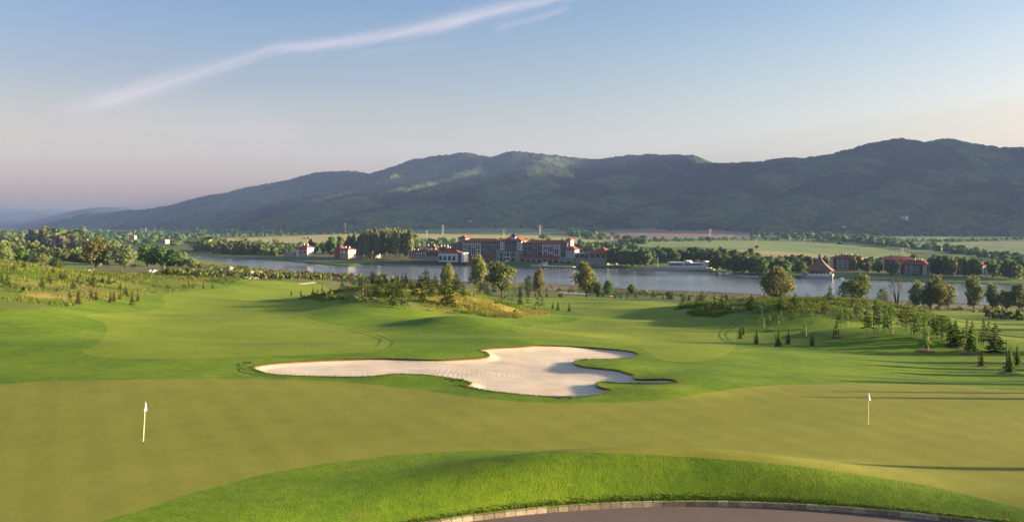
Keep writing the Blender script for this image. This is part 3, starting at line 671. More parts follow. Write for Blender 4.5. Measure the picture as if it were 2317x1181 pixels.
def quads_at(P, N, size, rg, aspect=1.0):
    """small leaf cards: centre P, facing N, turned at random"""
    n = len(P); a = rg.normal(size=(n, 3)); T = np.cross(N, a); T /= np.linalg.norm(T, axis=1)[:, None] + 1e-9; B = np.cross(N, T)
    s = (size * (.6 + .8 * rg.random(n)))[:, None]
    V = np.stack([P - T * s - B * s * aspect, P + T * s - B * s * aspect * .6, P + T * s * .8 + B * s * aspect, P - T * s * .7 + B * s * aspect * .9], 1).reshape(-1, 3)
    return V, np.arange(4 * n).reshape(-1, 4)
def tube(pts, rad, k=6):
    V, Q = [], []
    for i, (p, r) in enumerate(zip(pts, rad)):
        p = np.array(p, float); d = np.array(pts[min(i + 1, len(pts) - 1)], float) - np.array(pts[max(i - 1, 0)], float); d /= np.linalg.norm(d) + 1e-9
        a = np.cross(d, [0, 1, .13]); a /= np.linalg.norm(a); b = np.cross(d, a)
        for j in range(k): th = 2 * math.pi * j / k; V.append(p + r * (a * math.cos(th) + b * math.sin(th)))
    for i in range(len(pts) - 1):
        for j in range(k): Q.append((i * k + j, i * k + (j + 1) % k, (i + 1) * k + (j + 1) % k, (i + 1) * k + j))
    return np.array(V), np.array(Q)
def cat(parts):
    V, Q, o = [], [], 0
    for v, q in parts: V.append(v); Q.append(q + o); o += len(v)
    return np.concatenate(V), np.concatenate(Q)
def leaf_tree(seed, n, size, nl=9, form='round', trunkh=.22, limbs=6, airy=.0):
    """unit tree: height 1, crown width 1; returns (crown V,Q), (trunk V,Q)"""
    rg = np.random.default_rng(seed); lobes = []
    z0 = trunkh
    for k in range(nl):
        f = (k + .5) / nl; z = z0 + .06 + (1 - z0 - .12) * f
        if form == 'round': w = math.sin(math.pi * min(.97, max(.12, f * .8 + .18))) ** .6
        elif form == 'tall': w = .55 + .45 * math.sin(math.pi * f)
        elif form == 'vase': w = .35 + .75 * math.sin(math.pi * (f * .62 + .12))
        else: w = .9 - .35 * f
        th = rg.random() * 6.28 + k * 2.4; rr = (.30 * w) * (.35 + .65 * rg.random())
        lobes.append((rr * math.cos(th), rr * math.sin(th), z, (.15 + .13 * rg.random()) * (.5 + .6 * w), (.09 + .07 * rg.random())))
    parts = []; m = n // nl
    for x, y, z, r, rz in lobes:
        d = rg.normal(size=(m, 3)); d /= np.linalg.norm(d, axis=1)[:, None]; rad = (rg.random(m) ** .45)[:, None] * (1 + .25 * rg.normal(size=(m, 1)) * .6)
        P = np.array([x, y, z]) + d * rad * np.array([r, r, rz]); N = d * .8 + rg.normal(size=(m, 3)) * .5; N /= np.linalg.norm(N, axis=1)[:, None]
        if airy: kx = rg.random(m) > airy * (np.sin(P[:, 0] * 31 + seed) * np.sin(P[:, 2] * 29) > 0); P, N = P[kx], N[kx]
        parts.append(quads_at(P, N, size, rg))
    mg = int(n * .45); d = rg.normal(size=(mg, 3)); d /= np.linalg.norm(d, axis=1)[:, None]; el_ = (1 - z0) / 2
    wsh = {'round': 1.0, 'tall': .78, 'vase': .95, 'low': 1.0}[form]; rad = .72 + .33 * fbm(d[:, 0] * 2.2 + seed, d[:, 1] * 2.2 + d[:, 2] * 3.1, 3, seed) ; rad = np.clip(rad, .4, 1.05)[:, None] * (.82 + .2 * rg.random((mg, 1)))
    P = np.array([0, 0, z0 + el_]) + d * rad * np.array([.5 * wsh, .5 * wsh, el_]); N = d + rg.normal(size=(mg, 3)) * .5; N /= np.linalg.norm(N, axis=1)[:, None]
    if form == 'vase': kx = P[:, 2] > z0 + .18 + .2 * rg.random(mg); P, N = P[kx], N[kx]
    parts.append(quads_at(P, N, size, rg))
    cr = cat(parts)
    tk = [tube([(0, 0, -.02), (.005, 0, z0 * .6), (.0, .01, z0 + .25), (.01, 0, .8)], [.030, .024, .016, .004])]
    for x, y, z, r, rz in lobes[:limbs]:
        zb = z0 * (.6 + .5 * rg.random()); tk.append(tube([(0, 0, zb), (x * .5, y * .5, (zb + z) / 2 - .02), (x, y, z)], [.014, .010, .003], 5))
    return cr, cat(tk)
def spruce(seed, whorls=15, br=7, slim=1.0, base=.12, gap=0.0, droop=.35):
    """unit spruce sapling: height 1, spread 1"""
    rg = np.random.default_rng(seed); V, Q = [], []
    for k in range(whorls):
        f = k / (whorls - 1); z = base + (1 - base) * f ** .92; R = (.5 * (1 - f) ** .8 * slim + .035) * (.75 + .5 * rg.random())
        if rg.random() < gap: continue
        nb_ = max(3, int(br * (1 - .45 * f)))
        for j in range(nb_):
            th = 6.283 * (j + rg.random() * .6) / nb_ + k; L = R * (.7 + .5 * rg.random()); c, s = math.cos(th), math.sin(th)
            for q in range(3):
                r0, r1 = L * (.12 + .3 * q), L * (.5 + .27 * q); wd = L * (.20 - .045 * q) + .012; tz = z - droop * L * ((r0 + r1) / 2 / L) ** 1.5 * .6 + (rg.random() - .5) * .02
                tz2 = tz - droop * L * .25 + .05 * L * (q == 2) * 2; nx, ny = -s * wd, c * wd; b = len(V)
                V += [(c * r0 + nx * .6, s * r0 + ny * .6, tz - .014), (c * r0 - nx * .6, s * r0 - ny * .6, tz + .014), (c * r1 - nx, s * r1 - ny, tz2 - .012), (c * r1 + nx, s * r1 + ny, tz2 + .016)]
                Q.append((b, b + 1, b + 2, b + 3))
                b = len(V); V += [(c * r0, s * r0, tz + .022), (c * r0, s * r0, tz - .03), (c * r1, s * r1, tz2 - .03), (c * r1, s * r1, tz2 + .012)]; Q.append((b, b + 1, b + 2, b + 3))
    b = len(V); V += [(.012, 0, .93), (-.012, 0, .93), (-.002, 0, 1.02), (.002, 0, 1.02)]; Q.append((b, b + 1, b + 2, b + 3))
    return (np.array(V), np.array(Q)), tube([(0, 0, -.02), (0, 0, .5), (0, 0, .98)], [.022, .014, .003], 5)
def pine(seed):
    rg = np.random.default_rng(seed); parts = []
    for z, r, n in [(.45, .40, 90), (.58, .48, 110), (.70, .42, 100), (.82, .30, 80), (.93, .17, 60), (.36, .22, 40)]:
        for j in range(5):
            th = 6.283 * j / 5 + z * 9; cx_, cy_ = r * .62 * math.cos(th), r * .62 * math.sin(th); m = n // 5
            P = np.array([cx_, cy_, z]) + rg.normal(size=(m, 3)) * np.array([r * .2, r * .2, .014]); N = rg.normal(size=(m, 3)); N[:, 2] += 1.2; N /= np.linalg.norm(N, axis=1)[:, None]
            parts.append(quads_at(P, N, .035, rg, .8))
    tk = [tube([(0, 0, -.02), (.01, 0, .4), (0, 0, .97)], [.022, .017, .005])]
    for z, r, n in [(.45, .40, 0), (.58, .45, 0), (.70, .38, 0), (.82, .26, 0)]:
        for j in range(5): th = 6.283 * j / 5 + z * 9; tk.append(tube([(0, 0, z - .05), (r * .7 * math.cos(th), r * .7 * math.sin(th), z)], [.008, .003], 4))
    return cat(parts), cat(tk)

TPL = {}
def tpl(key, crown, trunk, fm, tm):
    TPL[key] = (np_mesh(key + '_crown', crown[0], crown[1], fm, smooth=False), np_mesh(key + '_trunk', trunk[0], trunk[1], tm))
for s in range(4):
    cr, tk = spruce(20 + s, 13, 7, .95, .10, .0); tpl('spruce%d' % s, cr, tk, F_spruced, M_bark)
    cr, tk = spruce(40 + s, 13, 4, .72, .26, .1); tpl('thin%d' % s, cr, tk, F_spruce, M_bark)
    cr, tk = spruce(60 + s, 15, 9, .85, .03, .0, .8); tpl('cone%d' % s, cr, tk, F_thuja, M_bark)
    cr, tk = spruce(80 + s, 15, 9, .9, .03, .0, .7); tpl('dcone%d' % s, cr, tk, F_spruce, M_bark)
for s in range(2): cr, tk = pine(5 + s); tpl('pine%d' % s, cr, tk, F_spruce, M_bark)
F_mid = foliage('leaves_mid_green', (0.079, 0.104, 0.024), (0.183, 0.207, 0.049))
FM = {'mid': F_mid, 'green': F_green, 'olive': F_olive, 'grey': F_grey, 'dark': F_dark, 'brown': F_brown, 'poplar': F_poplar}
def big(key, seed, tone, form='round', n=2600, size=.022, nl=11, trunkh=.18, limbs=7, airy=0.0, bark=None):
    cr, tk = leaf_tree(seed, n, size, nl, form, trunkh, limbs, airy); tpl(key, cr, tk, FM[tone], bark or M_bark)
big('n_willow', 3, 'olive', 'round', 4200, .017, 16, .10, 8, .15); big('n_vase', 4, 'mid', 'vase', 2800, .019, 13, .26, 11, .35); big('n_grey', 5, 'grey', 'round', 3000, .019, 12, .14, 8, .2)
big('n_tall', 6, 'olive', 'tall', 2800, .018, 13, .14, 8, .3); big('n_tallg', 7, 'grey', 'tall', 2800, .018, 13, .12, 8, .35); big('n_dark', 8, 'dark', 'round', 2600, .021, 11, .12, 6); big('n_bronze', 9, 'olive', 'tall', 3200, .018, 13, .16, 8, .15)
big('n_bush', 10, 'green', 'low', 1500, .03, 8, .02, 3); big('n_pale', 11, 'grey', 'round', 1500, .016, 10, .15, 8, .55, M_barkp)

def copy_tree(src, parent=None):
    c = src.copy(); col.objects.link(c); c.parent = parent
    for ch in src.children: copy_tree(ch, c)
    return c
def ground_pt(px, row, ymax=600):
    x, y = proj(px, row)
    if y > ymax: y = ymax; x = (px - CX) / F * y
    return x, y, gz(x, y)
def add_tree(name, key, loc, h, w, label, cat_, group=None, stake=None, crown_only=False):
    x, y, z = loc; rnd = random.Random(int(x * 97 + y * 31)); e = empty(name, (x, y, z - .03), rnd.random() * 6.28)
    cm, tm = TPL[key]
    for nm, me in (('crown', cm), ('trunk', tm)):
        o = link(nm, me, e); o.scale = (w, w, h)
    if stake:
        ang_, hh, dark_, pairs = rnd.random() * .8 - .4, stake[0], stake[1], stake[2]
        M = M_stakd if dark_ else M_stake; r = (.045 if y < 165 else .07) * max(1, y / 150) ** .8
        for q in range(pairs):
            sxn = (-1 if q == 0 else 1) * (.32 + .05 * rnd.random()); lean = (rnd.random() - .5) * .06
            v, f = tube([(0, 0, -.1), (lean, 0, hh * (1 - .1 * q))], [r, r * .9], 5)
            o = link('stake', np_mesh('stake', v, f, M, smooth=False), e); o.rotation_euler = (0, 0, -e.rotation_euler.z); o.location = (math.cos(-e.rotation_euler.z) * sxn, math.sin(-e.rotation_euler.z) * sxn, 0)
        if pairs == 2:
            v, f = tube([(-.36, 0, hh * .28), (.36, 0, hh * .30)], [r * .9, r * .9], 4)
            o = link('stake_rail', np_mesh('stake_rail', v, f, M_stake, smooth=False), e); o.rotation_euler = (0, 0, -e.rotation_euler.z)
    return tag(e, label, cat_, group)

# ---------------------------------------------------------------- planted saplings: (px, base row, height px, kind, stake)
ZONES = [
 ('browned cone-shaped sapling standing on the mown foot of the left slope', 'browned saplings along the left slope', 'cone', [(158, 676, 27), (177, 688, 35), (206, 677, 27), (217, 679, 25), (250, 685, 29), (258, 682, 24), (272, 677, 24), (299, 690, 33), (312, 682, 24)]),
 ('tiny browned sapling at the right tip of the left slope', 'tiny saplings at the tip of the left slope', 'cone', [(427, 648, 14), (437, 652, 12), (460, 653, 17), (481, 652, 16), (493, 637, 14), (512, 637, 16), (527, 638, 9), (534, 638, 9)]),
 ('small staked conifer in the long grass of the left slope', 'staked conifers on the left slope', 'staked', [(17, 649, 34), (23, 626, 20), (31, 612, 16), (54, 607, 20), (75, 609, 18), (95, 654, 30), (111, 640, 24), (104, 615, 14), (137, 634, 24), (146, 632, 22), (160, 628, 19), (166, 654, 24), (177, 640, 18), (195, 640, 18), (201, 641, 18), (211, 649, 34), (218, 654, 22), (232, 640, 16), (246, 643, 22), (258, 644, 28), (272, 656, 18), (284, 670, 24), (60, 640, 16), (120, 620, 18), (300, 634, 16), (322, 633, 18), (3, 640, 26), (-20, 650, 30)]),
 ('small dark round-topped sapling in the row left of the central knoll', 'row of small saplings left of the central knoll', 'dcone', [(659, 668, 13), (681, 669, 15), (708, 667, 17), (719, 662, 10), (729, 659, 14)]),
 ('young spruce growing in long grass on the central knoll', 'young spruces on the central knoll', 'spruce', [(870, 635, 24), (887, 631, 18), (918, 639, 28), (944, 634, 18), (964, 653, 38), (892, 672, 38), (878, 661, 24), (902, 667, 30), (938, 672, 34), (976, 670, 28), (988, 637, 20), (843, 642, 28), (930, 655, 22), (856, 640, 18), (1032, 660, 38), (800, 645, 16), (815, 650, 20), (830, 646, 18), (862, 650, 26), (910, 652, 28), (950, 650, 24), (985, 652, 26), (1000, 668, 30), (955, 684, 30), (890, 690, 26), (850, 668, 24), (1048, 672, 26), (1008, 650, 24)]),
 ('thin staked sapling on the sunlit side of the central knoll', 'staked saplings on the central knoll', 'thin', [(825, 671, 28), (833, 673, 28), (1080, 673, 32), (1117, 661, 28), (1149, 685, 36), (1165, 673, 20), (1193, 691, 24), (1217, 696, 26), (1227, 696, 22), (900, 648, 22), (1141, 681, 24)]),
 ('small dark spruce on the flat lawn right of the central knoll', 'small spruces right of the central knoll', 'spruce', [(1102, 671, 28), (1177, 650, 18), (1193, 663, 16), (1237, 662, 10), (1211, 659, 8), (1222, 659, 8), (1265, 666, 9), (1270, 665, 9), (1177, 688, 20)]),
 ('narrow sapling at the left edge of the right fairway', 'narrow saplings beside the right fairway', 'dcone', [(1251, 699, 17), (1263, 702, 21), (1288, 705, 21)]),
 ('small spruce on the low rise between the fairway and the lake', 'spruces between the fairway and the lake', 'spruce', [(1363, 669, 14), (1391, 674, 14), (1404, 674, 10), (1419, 674, 9), (1478, 672, 18), (1513, 677, 22), (1520, 677, 18), (1547, 688, 26), (1559, 681, 14), (1588, 683, 28), (1645, 681, 16), (1352, 668, 10), (1438, 672, 10), (1500, 676, 10)]),
 ('staked sapling at the near edge of the low rise by the lake', 'staked saplings on the low rise by the lake', 'staked', [(1577, 691, 24), (1633, 696, 32)]),
 ('compact cone-shaped sapling with a dark stake on the shaded right lawn', 'compact staked saplings on the right lawn', 'rcone', [(1676, 766, 30), (1683, 757, 24), (1712, 778, 32), (1762, 784, 40), (1784, 778, 32), (1839, 782, 34)]),
 ('thin staked sapling on the left flank of the right knoll', 'thin staked saplings on the right knoll', 'rthin', [(1724, 741, 40), (1742, 749, 42), (1752, 732, 28), (1767, 731, 34), (1792, 725, 24), (1801, 724, 22), (1819, 762, 44), (1837, 737, 48), (1866, 717, 50), (1859, 716, 44), (1892, 763, 38), (1902, 741, 60), (1914, 739, 54)]),
 ('dark young spruce on the crest of the right knoll', 'dark spruces on the right knoll crest', 'spruce', [(1700, 701, 36), (1766, 700, 36), (1799, 692, 30), (1878, 682, 38), (1936, 713, 26), (1983, 700, 28), (1930, 690, 18), (1850, 690, 20)]),
 ('slender tall sapling between stakes on the right mown mound', 'slender saplings on the right mound', 'rthin', [(1963, 753, 70), (1983, 756, 80), (2005, 754, 72), (2015, 755, 62), (2067, 758, 52), (2075, 758, 50), (2112, 764, 46), (2124, 765, 46), (2141, 764, 42), (2147, 768, 46), (2150, 781, 60), (2180, 774, 34), (2188, 774, 52), (2219, 779, 34), (2226, 783, 62), (2237, 785, 60), (2195, 802, 62)]),
]
def sapling(px, row, hp, kind, label, group, i):
    loc = ground_pt(px, row, 430); s = loc[1] / F; h = hp * s * (1.22 if 'central knoll' in (group or '') and kind in ('spruce', 'thin') else 1.0); rnd = random.Random(i * 7 + px); v = rnd.randrange(4)
    st = None; key = 'spruce%d' % v; w = h * (.62 + .15 * rnd.random())
    if kind == 'cone': key = 'cone%d' % v; w = h * .5
    elif kind == 'dcone': key = 'dcone%d' % v; w = h * .52
    elif kind == 'rcone': key = 'cone%d' % v if i % 2 else 'dcone%d' % v; w = h * .44; st = (h * .72, True, 1)
    elif kind == 'staked': key = ('spruce%d' if i % 3 else 'thin%d') % v; w = h * .66; st = (h * (.75 + .3 * rnd.random()), False, 1)
    elif kind == 'thin': key = 'thin%d' % v; w = h * .6; st = (h * .85, False, 1)
    elif kind == 'rthin': key = 'thin%d' % v; w = min(h * .46, 1.9); st = (min(h * .6, 2.6), i % 3 != 0, 2 if i % 2 else 1)
    elif kind == 'pine': key = 'pine%d' % (v % 2); w = h * 1.0
    return add_tree('pine_tree' if kind == 'pine' else 'young_conifer', key, loc, h, w, label, 'pine' if kind == 'pine' else 'conifer', group, st)
n_ = 0
for label, group, kind, lst in ZONES:
    for px, row, hp in lst: sapling(px, row, hp, kind, label, group, n_); n_ += 1
for px, row, hp, kind, label in [
    (1014, 692, 60, 'spruce', 'tallest dark spruce on the central knoll, at its sunlit right side'), (918, 699, 44, 'staked', 'dark spruce beside a pale pole at the near foot of the central knoll'),
    (2051, 748, 54, 'pine', 'layered umbrella-shaped pine right of the right knoll'), (2132, 767, 56, 'pine', 'layered pine among the slender stakes on the right mound'),
    (2095, 794, 86, 'rthin', 'tall airy sapling with two stakes and a crossbar on the right mound'), (2162, 782, 58, 'spruce', 'bushy spruce in a mulch ring on the right mound'),
    (2200, 802, 76, 'rthin', 'tall feathery sapling with paired stakes near the right edge'), (2252, 797, 66, 'spruce', 'full dark spruce beside a brown stake at the end of the right row'),
    (2221, 829, 40, 'rcone', 'stubby browned cone sapling with a short dark stake near the right edge'), (2302, 827, 46, 'rcone', 'narrow dark sapling with a pale crossbar at the far right edge'),
    (775, 658, 26, 'spruce', 'bushy round spruce at the left end of the central knoll'), (774, 644, 10, 'dcone', 'tiny sapling beside a pale pole behind the bushy spruce')]:
    sapling(px, row, hp, kind, label, None, n_); n_ += 1
loc = ground_pt(2285, 843); h = 56 * loc[1] / F
add_tree('young_conifer', 'dcone1', loc, h, h * .62, 'leaning cone-shaped conifer with a tall dark pole at the right edge', 'conifer', None, (h * 1.35, True, 1))
# mulch rings
M_mulch = plain('mulch', (.10, .05, .035), .95, .4, 8)
for px, row, r in [(2095, 795, 1.0), (2162, 783, 1.2), (2197, 803, 1.1), (2252, 797, 1.1), (2285, 844, 1.0), (2221, 829, .7), (1892, 764, .8), (2302, 828, .8), (1742, 749, .8)]:
    x, y, z = ground_pt(px, row); a = np.linspace(0, 6.283, 17)[:-1]; rr = r * (.85 + .3 * np.random.default_rng(px).random(16)); X = x + rr * np.cos(a); Y = y + rr * np.sin(a)
    V = np.c_[X, Y, zfun(X, Y) + .05]; V = np.concatenate([V, [[x, y, gz(x, y) + .09]]]); Q = [(i, (i + 1) % 16, 16) for i in range(16)]
    o = link('mulch_bed', np_mesh('mulch_bed', V, np.array(Q), M_mulch)); o['kind'] = 'structure'

# ---------------------------------------------------------------- grown trees on the near side
NEAR = [ # px, base row, width px, height px, template, depth cap, label
 (217, 612, 70, 66, 'n_tall', 500, 'wide grey-olive tree with forked dark trunk beyond the left pond'), (281, 613, 56, 54, 'n_grey', 500, 'rounded pale green tree between the olive tree and the dark clump'),
 (333, 606, 50, 50, 'n_dark', 560, 'dark green tree at the left of the clump by the lake tip'), (364, 608, 46, 50, 'n_dark', 560, 'darkest round tree in the middle of the clump by the lake tip'), (392, 608, 40, 44, 'n_dark', 560, 'dark tree at the right of the clump by the lake tip'),
 (412, 609, 28, 38, 'n_tallg', 560, 'slim grey-green tree right of the dark clump'), (436, 609, 30, 26, 'n_grey', 560, 'low pale tree overhanging the left tip of the lake'), (262, 560, 26, 18, 'n_grey', 1000, 'small green tree behind the rounded pale tree'),
 (307, 613, 22, 12, 'n_bush', 500, 'low green bush at the foot of the rounded pale tree'),
 (50, 606, 34, 40, 'n_dark', 260, 'dark rounded tree on top of the left slope'), (92, 612, 40, 34, 'n_grey', 260, 'broad grey-green bush behind the left slope'), (128, 620, 34, 28, 'n_dark', 280, 'low dark tree behind the staked conifers of the left slope'), (5, 602, 44, 46, 'n_grey', 250, 'pale shaggy tree at the left border on the slope'),
 (1012, 640, 36, 44, 'n_willow', 480, 'small olive tree at the water edge above the central knoll'), (1085, 650, 48, 74, 'n_tall', 430, 'tall shaggy olive tree in front of the hotel'), (1135, 664, 64, 72, 'n_vase', 380, 'spreading vase-shaped tree with dark forked trunk in front of the hotel'),
 (1195, 652, 20, 32, 'n_pale', 430, 'thin half-bare tree right of the spreading tree'), (1219, 650, 28, 42, 'n_willow', 460, 'egg-shaped olive tree near the shore path'), (1327, 664, 54, 72, 'n_bronze', 430, 'tall bronze-green tree standing alone in front of the lake'),
 (1352, 657, 22, 22, 'n_dark', 440, 'small dark tree right behind the bronze-green tree'), (1377, 664, 26, 30, 'n_dark', 430, 'small rounded bright green tree by the shore'), (1430, 660, 22, 18, 'n_grey', 480, 'low spreading tree alone at the water edge'),
 (1763, 692, 74, 84, 'n_willow', 380, 'large round willow in front of the lake'), (1909, 690, 34, 56, 'n_pale', 330, 'slender thin-leaved tree left of the leafy domed tree'), (1944, 692, 58, 70, 'n_vase', 330, 'leafy domed tree behind the right knoll'),
 (1998, 704, 30, 50, 'n_pale', 330, 'sparse tree left of the bare dead tree'), (2072, 706, 34, 64, 'n_tallg', 345, 'dark airy tree left of the broad clump on the right shore'), (2106, 709, 48, 66, 'n_grey', 340, 'broad grey-green tree in the right shore clump'),
 (2126, 712, 48, 76, 'n_tall', 335, 'tallest olive tree in the right shore clump'), (2146, 710, 40, 58, 'n_grey', 340, 'rounded tree at the right end of the shore clump'), (2203, 716, 48, 80, 'n_tallg', 320, 'tall open tree with forked pale trunk on the right shore'),
 (2245, 716, 34, 62, 'n_tallg', 330, 'dark shaggy tree right of the forked open tree'), (2278, 717, 46, 48, 'n_grey', 330, 'low broad grey tree near the right border'), (2306, 717, 46, 62, 'n_grey', 325, 'grey-green tree cut by the right border'), (2345, 720, 46, 56, 'n_tall', 325, None)]
for px, row, w, h, key, ymax, label in NEAR:
    y = ymax; x = (px - CX) / F * y
    if label is None: continue
    z = gz(x, y); s = y / F; zb = HC - (row - HZ) * y / F
    hh = (h + (z < zb) * 0) * s + max(0, zb - z)
    add_tree('broadleaf_tree', key, (x, y, z), hh, w * s * 1.25, label, 'tree', None)
# bare dead tree
def bare(seed):
    rg = np.random.default_rng(seed); tk = []
    for k in range(6):
        th = rg.random() * 6.28; sp = .10 + .18 * rg.random(); tip = (sp * math.cos(th) * 1.5, sp * math.sin(th), .75 + .25 * rg.random()); mid = (tip[0] * .35, tip[1] * .35, .42)
        tk.append(tube([(0, 0, -.02), mid, tip], [.02, .013, .003], 5))
        for j in range(6):
            f = .35 + .55 * rg.random(); p = np.array(mid) * (1 - f) + np.array(tip) * f; q = p + np.array([(rg.random() - .5) * .22, (rg.random() - .5) * .22, .08 + .12 * rg.random()]); tk.append(tube([p, q], [.007, .002], 4))
    return cat(tk)
v, f = bare(3); x = (2030 - CX) / F * 330; z = gz(x, 330)
o = link('dead_tree', np_mesh('dead_tree', v, f, M_bark)); o.location = (x, 330, z); o.scale = (11, 11, 13.5); tag(o, 'bare dead tree with upright grey branches beyond the right knoll', 'tree')

# ---------------------------------------------------------------- trees beyond the lake
def far_tpl(key, seed, tone, form, n=620, size=.05, nl=9, th=.10):
    cr, tk = leaf_tree(seed, n, size, nl, form, th, 2); V, Q = cat([cr, tk]); mi = np.r_[np.zeros(len(cr[1]), int), np.ones(len(tk[1]), int)]
    TPL[key] = np_mesh(key, V, Q, [FM[tone], M_bark], mi, smooth=False)
for k in range(3):
    far_tpl('f_green%d' % k, 100 + k, 'green', 'round'); far_tpl('f_grey%d' % k, 110 + k, 'grey', 'tall'); far_tpl('f_dark%d' % k, 120 + k, 'dark', 'round'); far_tpl('f_poplar%d' % k, 130 + k, 'poplar', 'tall', 800, .04, 12, .16); far_tpl('f_brown%d' % k, 140 + k, 'brown', 'round')
def far_tree(px, base, w, h, tone, label, group=None, Y=None, i=0, name='broadleaf_tree'):
    if Y is None: x, Y = proj(px, base)
    x = (px - CX) / F * Y; z = gz(x, Y); s = Y / F; zb = HC - (base - HZ) * Y / F
    o = link(name, TPL['f_%s%d' % (tone, i % 3)]); o.location = (x, Y, min(z, zb + 3) - .1); o.scale = (w * s * 1.3, w * s * 1.3, h * s + max(0, zb - z)); o.rotation_euler = (0, 0, i * 1.7)
    return tag(o, label, 'poplar' if tone == 'poplar' else 'tree', group)
rnd = random.Random(11)
far_tree(704, 583, 20, 42, 'dark', 'narrow dark tree right beside the red-roofed lake house', i=0); far_tree(749, 581, 26, 46, 'dark', 'rounded dark tree between the two red-roofed houses', i=1)
far_tree(771, 574, 18, 40, 'poplar', 'pale slim tree behind the second red-roofed house', i=2); far_tree(789, 582, 24, 48, 'poplar', 'slim tree left of the poplar grove', i=1); far_tree(800, 582, 16, 52, 'poplar', 'slimmest tall tree touching the poplar grove', i=0)
for k in range(34):
    f = (k + .5) / 34; px = 813 + 130 * f + rnd.uniform(-3, 3); top = 519 + 14 * (2 * abs(f - .5)) ** 4; base = 584 + rnd.uniform(-5, 4)
    far_tree(px, base, 20 + 6 * rnd.random(), base - top + rnd.uniform(-3, 3), 'poplar', 'tall poplar in the dense grove left of the hotel', 'poplars of the lakeside grove', i=k)
def belt(x0, x1, b0, b1, h, w, n, tones, label, group, jit=3, hv=.3):
    for k in range(n):
        f = (k + rnd.random()) / n; px = x0 + (x1 - x0) * f; base = b0 + (b1 - b0) * f + rnd.uniform(-jit, jit); hh = h * (1 - hv / 2 + hv * rnd.random())
        far_tree(px, base, w * (.8 + .4 * rnd.random()), hh, tones[k % len(tones)], label, group, i=k)
belt(1372, 1420, 601, 602, 44, 26, 6, ['grey', 'green', 'grey'], 'tall willow-like tree right of the hotel annex', 'trees right of the hotel annex', 1)
belt(1425, 1475, 602, 603, 36, 24, 6, ['green', 'grey', 'dark'], 'tree between the annex willows and the white restaurant', 'trees left of the white restaurant', 2)
belt(1440, 1700, 590, 596, 29, 22, 34, ['dark', 'brown', 'green', 'dark'], 'dark tree in the belt behind the white restaurant', 'trees behind the white restaurant', 3)
belt(1610, 1640, 610, 612, 34, 22, 3, ['green', 'grey'], 'light green tree at the right end of the white restaurant', 'trees at the right end of the restaurant', 1)
belt(1645, 1730, 616, 622, 40, 30, 7, ['green', 'grey', 'green'], 'rounded willow on the far shore right of the restaurant', 'willows right of the restaurant', 1, .15)
belt(1736, 1785, 617, 621, 34, 26, 4, ['grey', 'green'], 'willow on the far shore left of the tiered tower roof', 'willows left of the tiered roof', 1)
belt(1700, 1870, 600, 606, 25, 22, 12, ['dark', 'brown', 'dark', 'green'], 'dark tree behind the tiered tower roof', 'trees behind the tiered roof', 3)
belt(1790, 1826, 616, 620, 30, 20, 4, ['green', 'grey'], 'small tree just left of the tiered tower roof', 'trees just left of the tiered roof', 1)
belt(1925, 1990, 614, 618, 34, 22, 6, ['grey', 'green', 'dark'], 'tree between the first and the second apartment house', 'trees between first and second apartment house', 2)
belt(2008, 2030, 622, 624, 32, 22, 2, ['green', 'grey'], 'tree standing before the left wing of the double apartment house', 'trees before the double apartment house', 1)
belt(2106, 2160, 622, 627, 42, 26, 7, ['grey', 'green', 'dark'], 'tree between the second and the third apartment house', 'trees between second and third apartment house', 2)
belt(2178, 2210, 626, 628, 44, 26, 2, ['grey', 'green'], 'tall tree in front of the third apartment house', 'trees before the third apartment house', 1)
belt(2236, 2317, 627, 634, 38, 28, 9, ['grey', 'green', 'dark'], 'tree right of the third apartment house', 'trees right of the third apartment house', 3)
belt(1960, 2317, 598, 608, 19, 24, 16, ['dark', 'green', 'grey'], 'small tree behind the apartment houses', 'trees behind the apartment houses', 4)
belt(560, 700, 572, 576, 20, 16, 14, ['dark', 'dark', 'green'], 'dark tree in the belt left of the red-roofed house', 'trees left of the red-roofed house', 2)
belt(700, 800, 573, 575, 22, 14, 9, ['dark', 'dark'], 'dark tree in the belt behind the red-roofed houses', 'trees behind the red-roofed houses', 2)
belt(950, 1035, 560, 562, 12, 16, 8, ['green', 'dark'], 'small tree behind the red village roofs', 'trees behind the village roofs', 2)
belt(1305, 1370, 574, 578, 20, 20, 5, ['green', 'grey'], 'small tree behind the stone annex', 'trees behind the stone annex', 2)
belt(0, 110, 545, 552, 24, 24, 10, ['dark', 'grey', 'dark'], 'dark tree on the skyline at the left border', 'skyline trees at the left border', 2)
belt(105, 165, 552, 556, 34, 28, 5, ['dark', 'grey'], 'large grey-green tree left of the pale skyline house', 'large trees left of the pale skyline house', 2)
belt(168, 205, 540, 541, 26, 14, 2, ['grey', 'grey'], 'lone rounded tree rising over the left skyline', 'lone skyline trees', 0)
belt(190, 480, 550, 556, 13, 22, 24, ['dark', 'green', 'grey'], 'low tree in the wood beyond the left pond', 'trees beyond the left pond', 4)
belt(440, 640, 556, 566, 9, 18, 16, ['dark', 'green'], 'low tree on the far bank at the lake tip', 'trees at the lake tip', 3)
for px, base, w, h in [(1517, 524, 15, 15), (1568, 524, 15, 14), (1450, 546, 10, 9), (1482, 545, 10, 10), (1500, 545, 8, 10), (1605, 548, 14, 13), (1712, 562, 9, 7), (1213, 520, 13, 7), (1230, 541, 22, 12), (842, 531, 6, 7), (688, 541, 4, 4), (697, 541, 5, 5), (2225, 568, 6, 5), (1900, 553, 12, 6)]:
    far_tree(px, base, w, h, 'dark', 'lone dark tree standing in the farm fields at the mountain foot', 'lone trees in the farm fields', i=px)
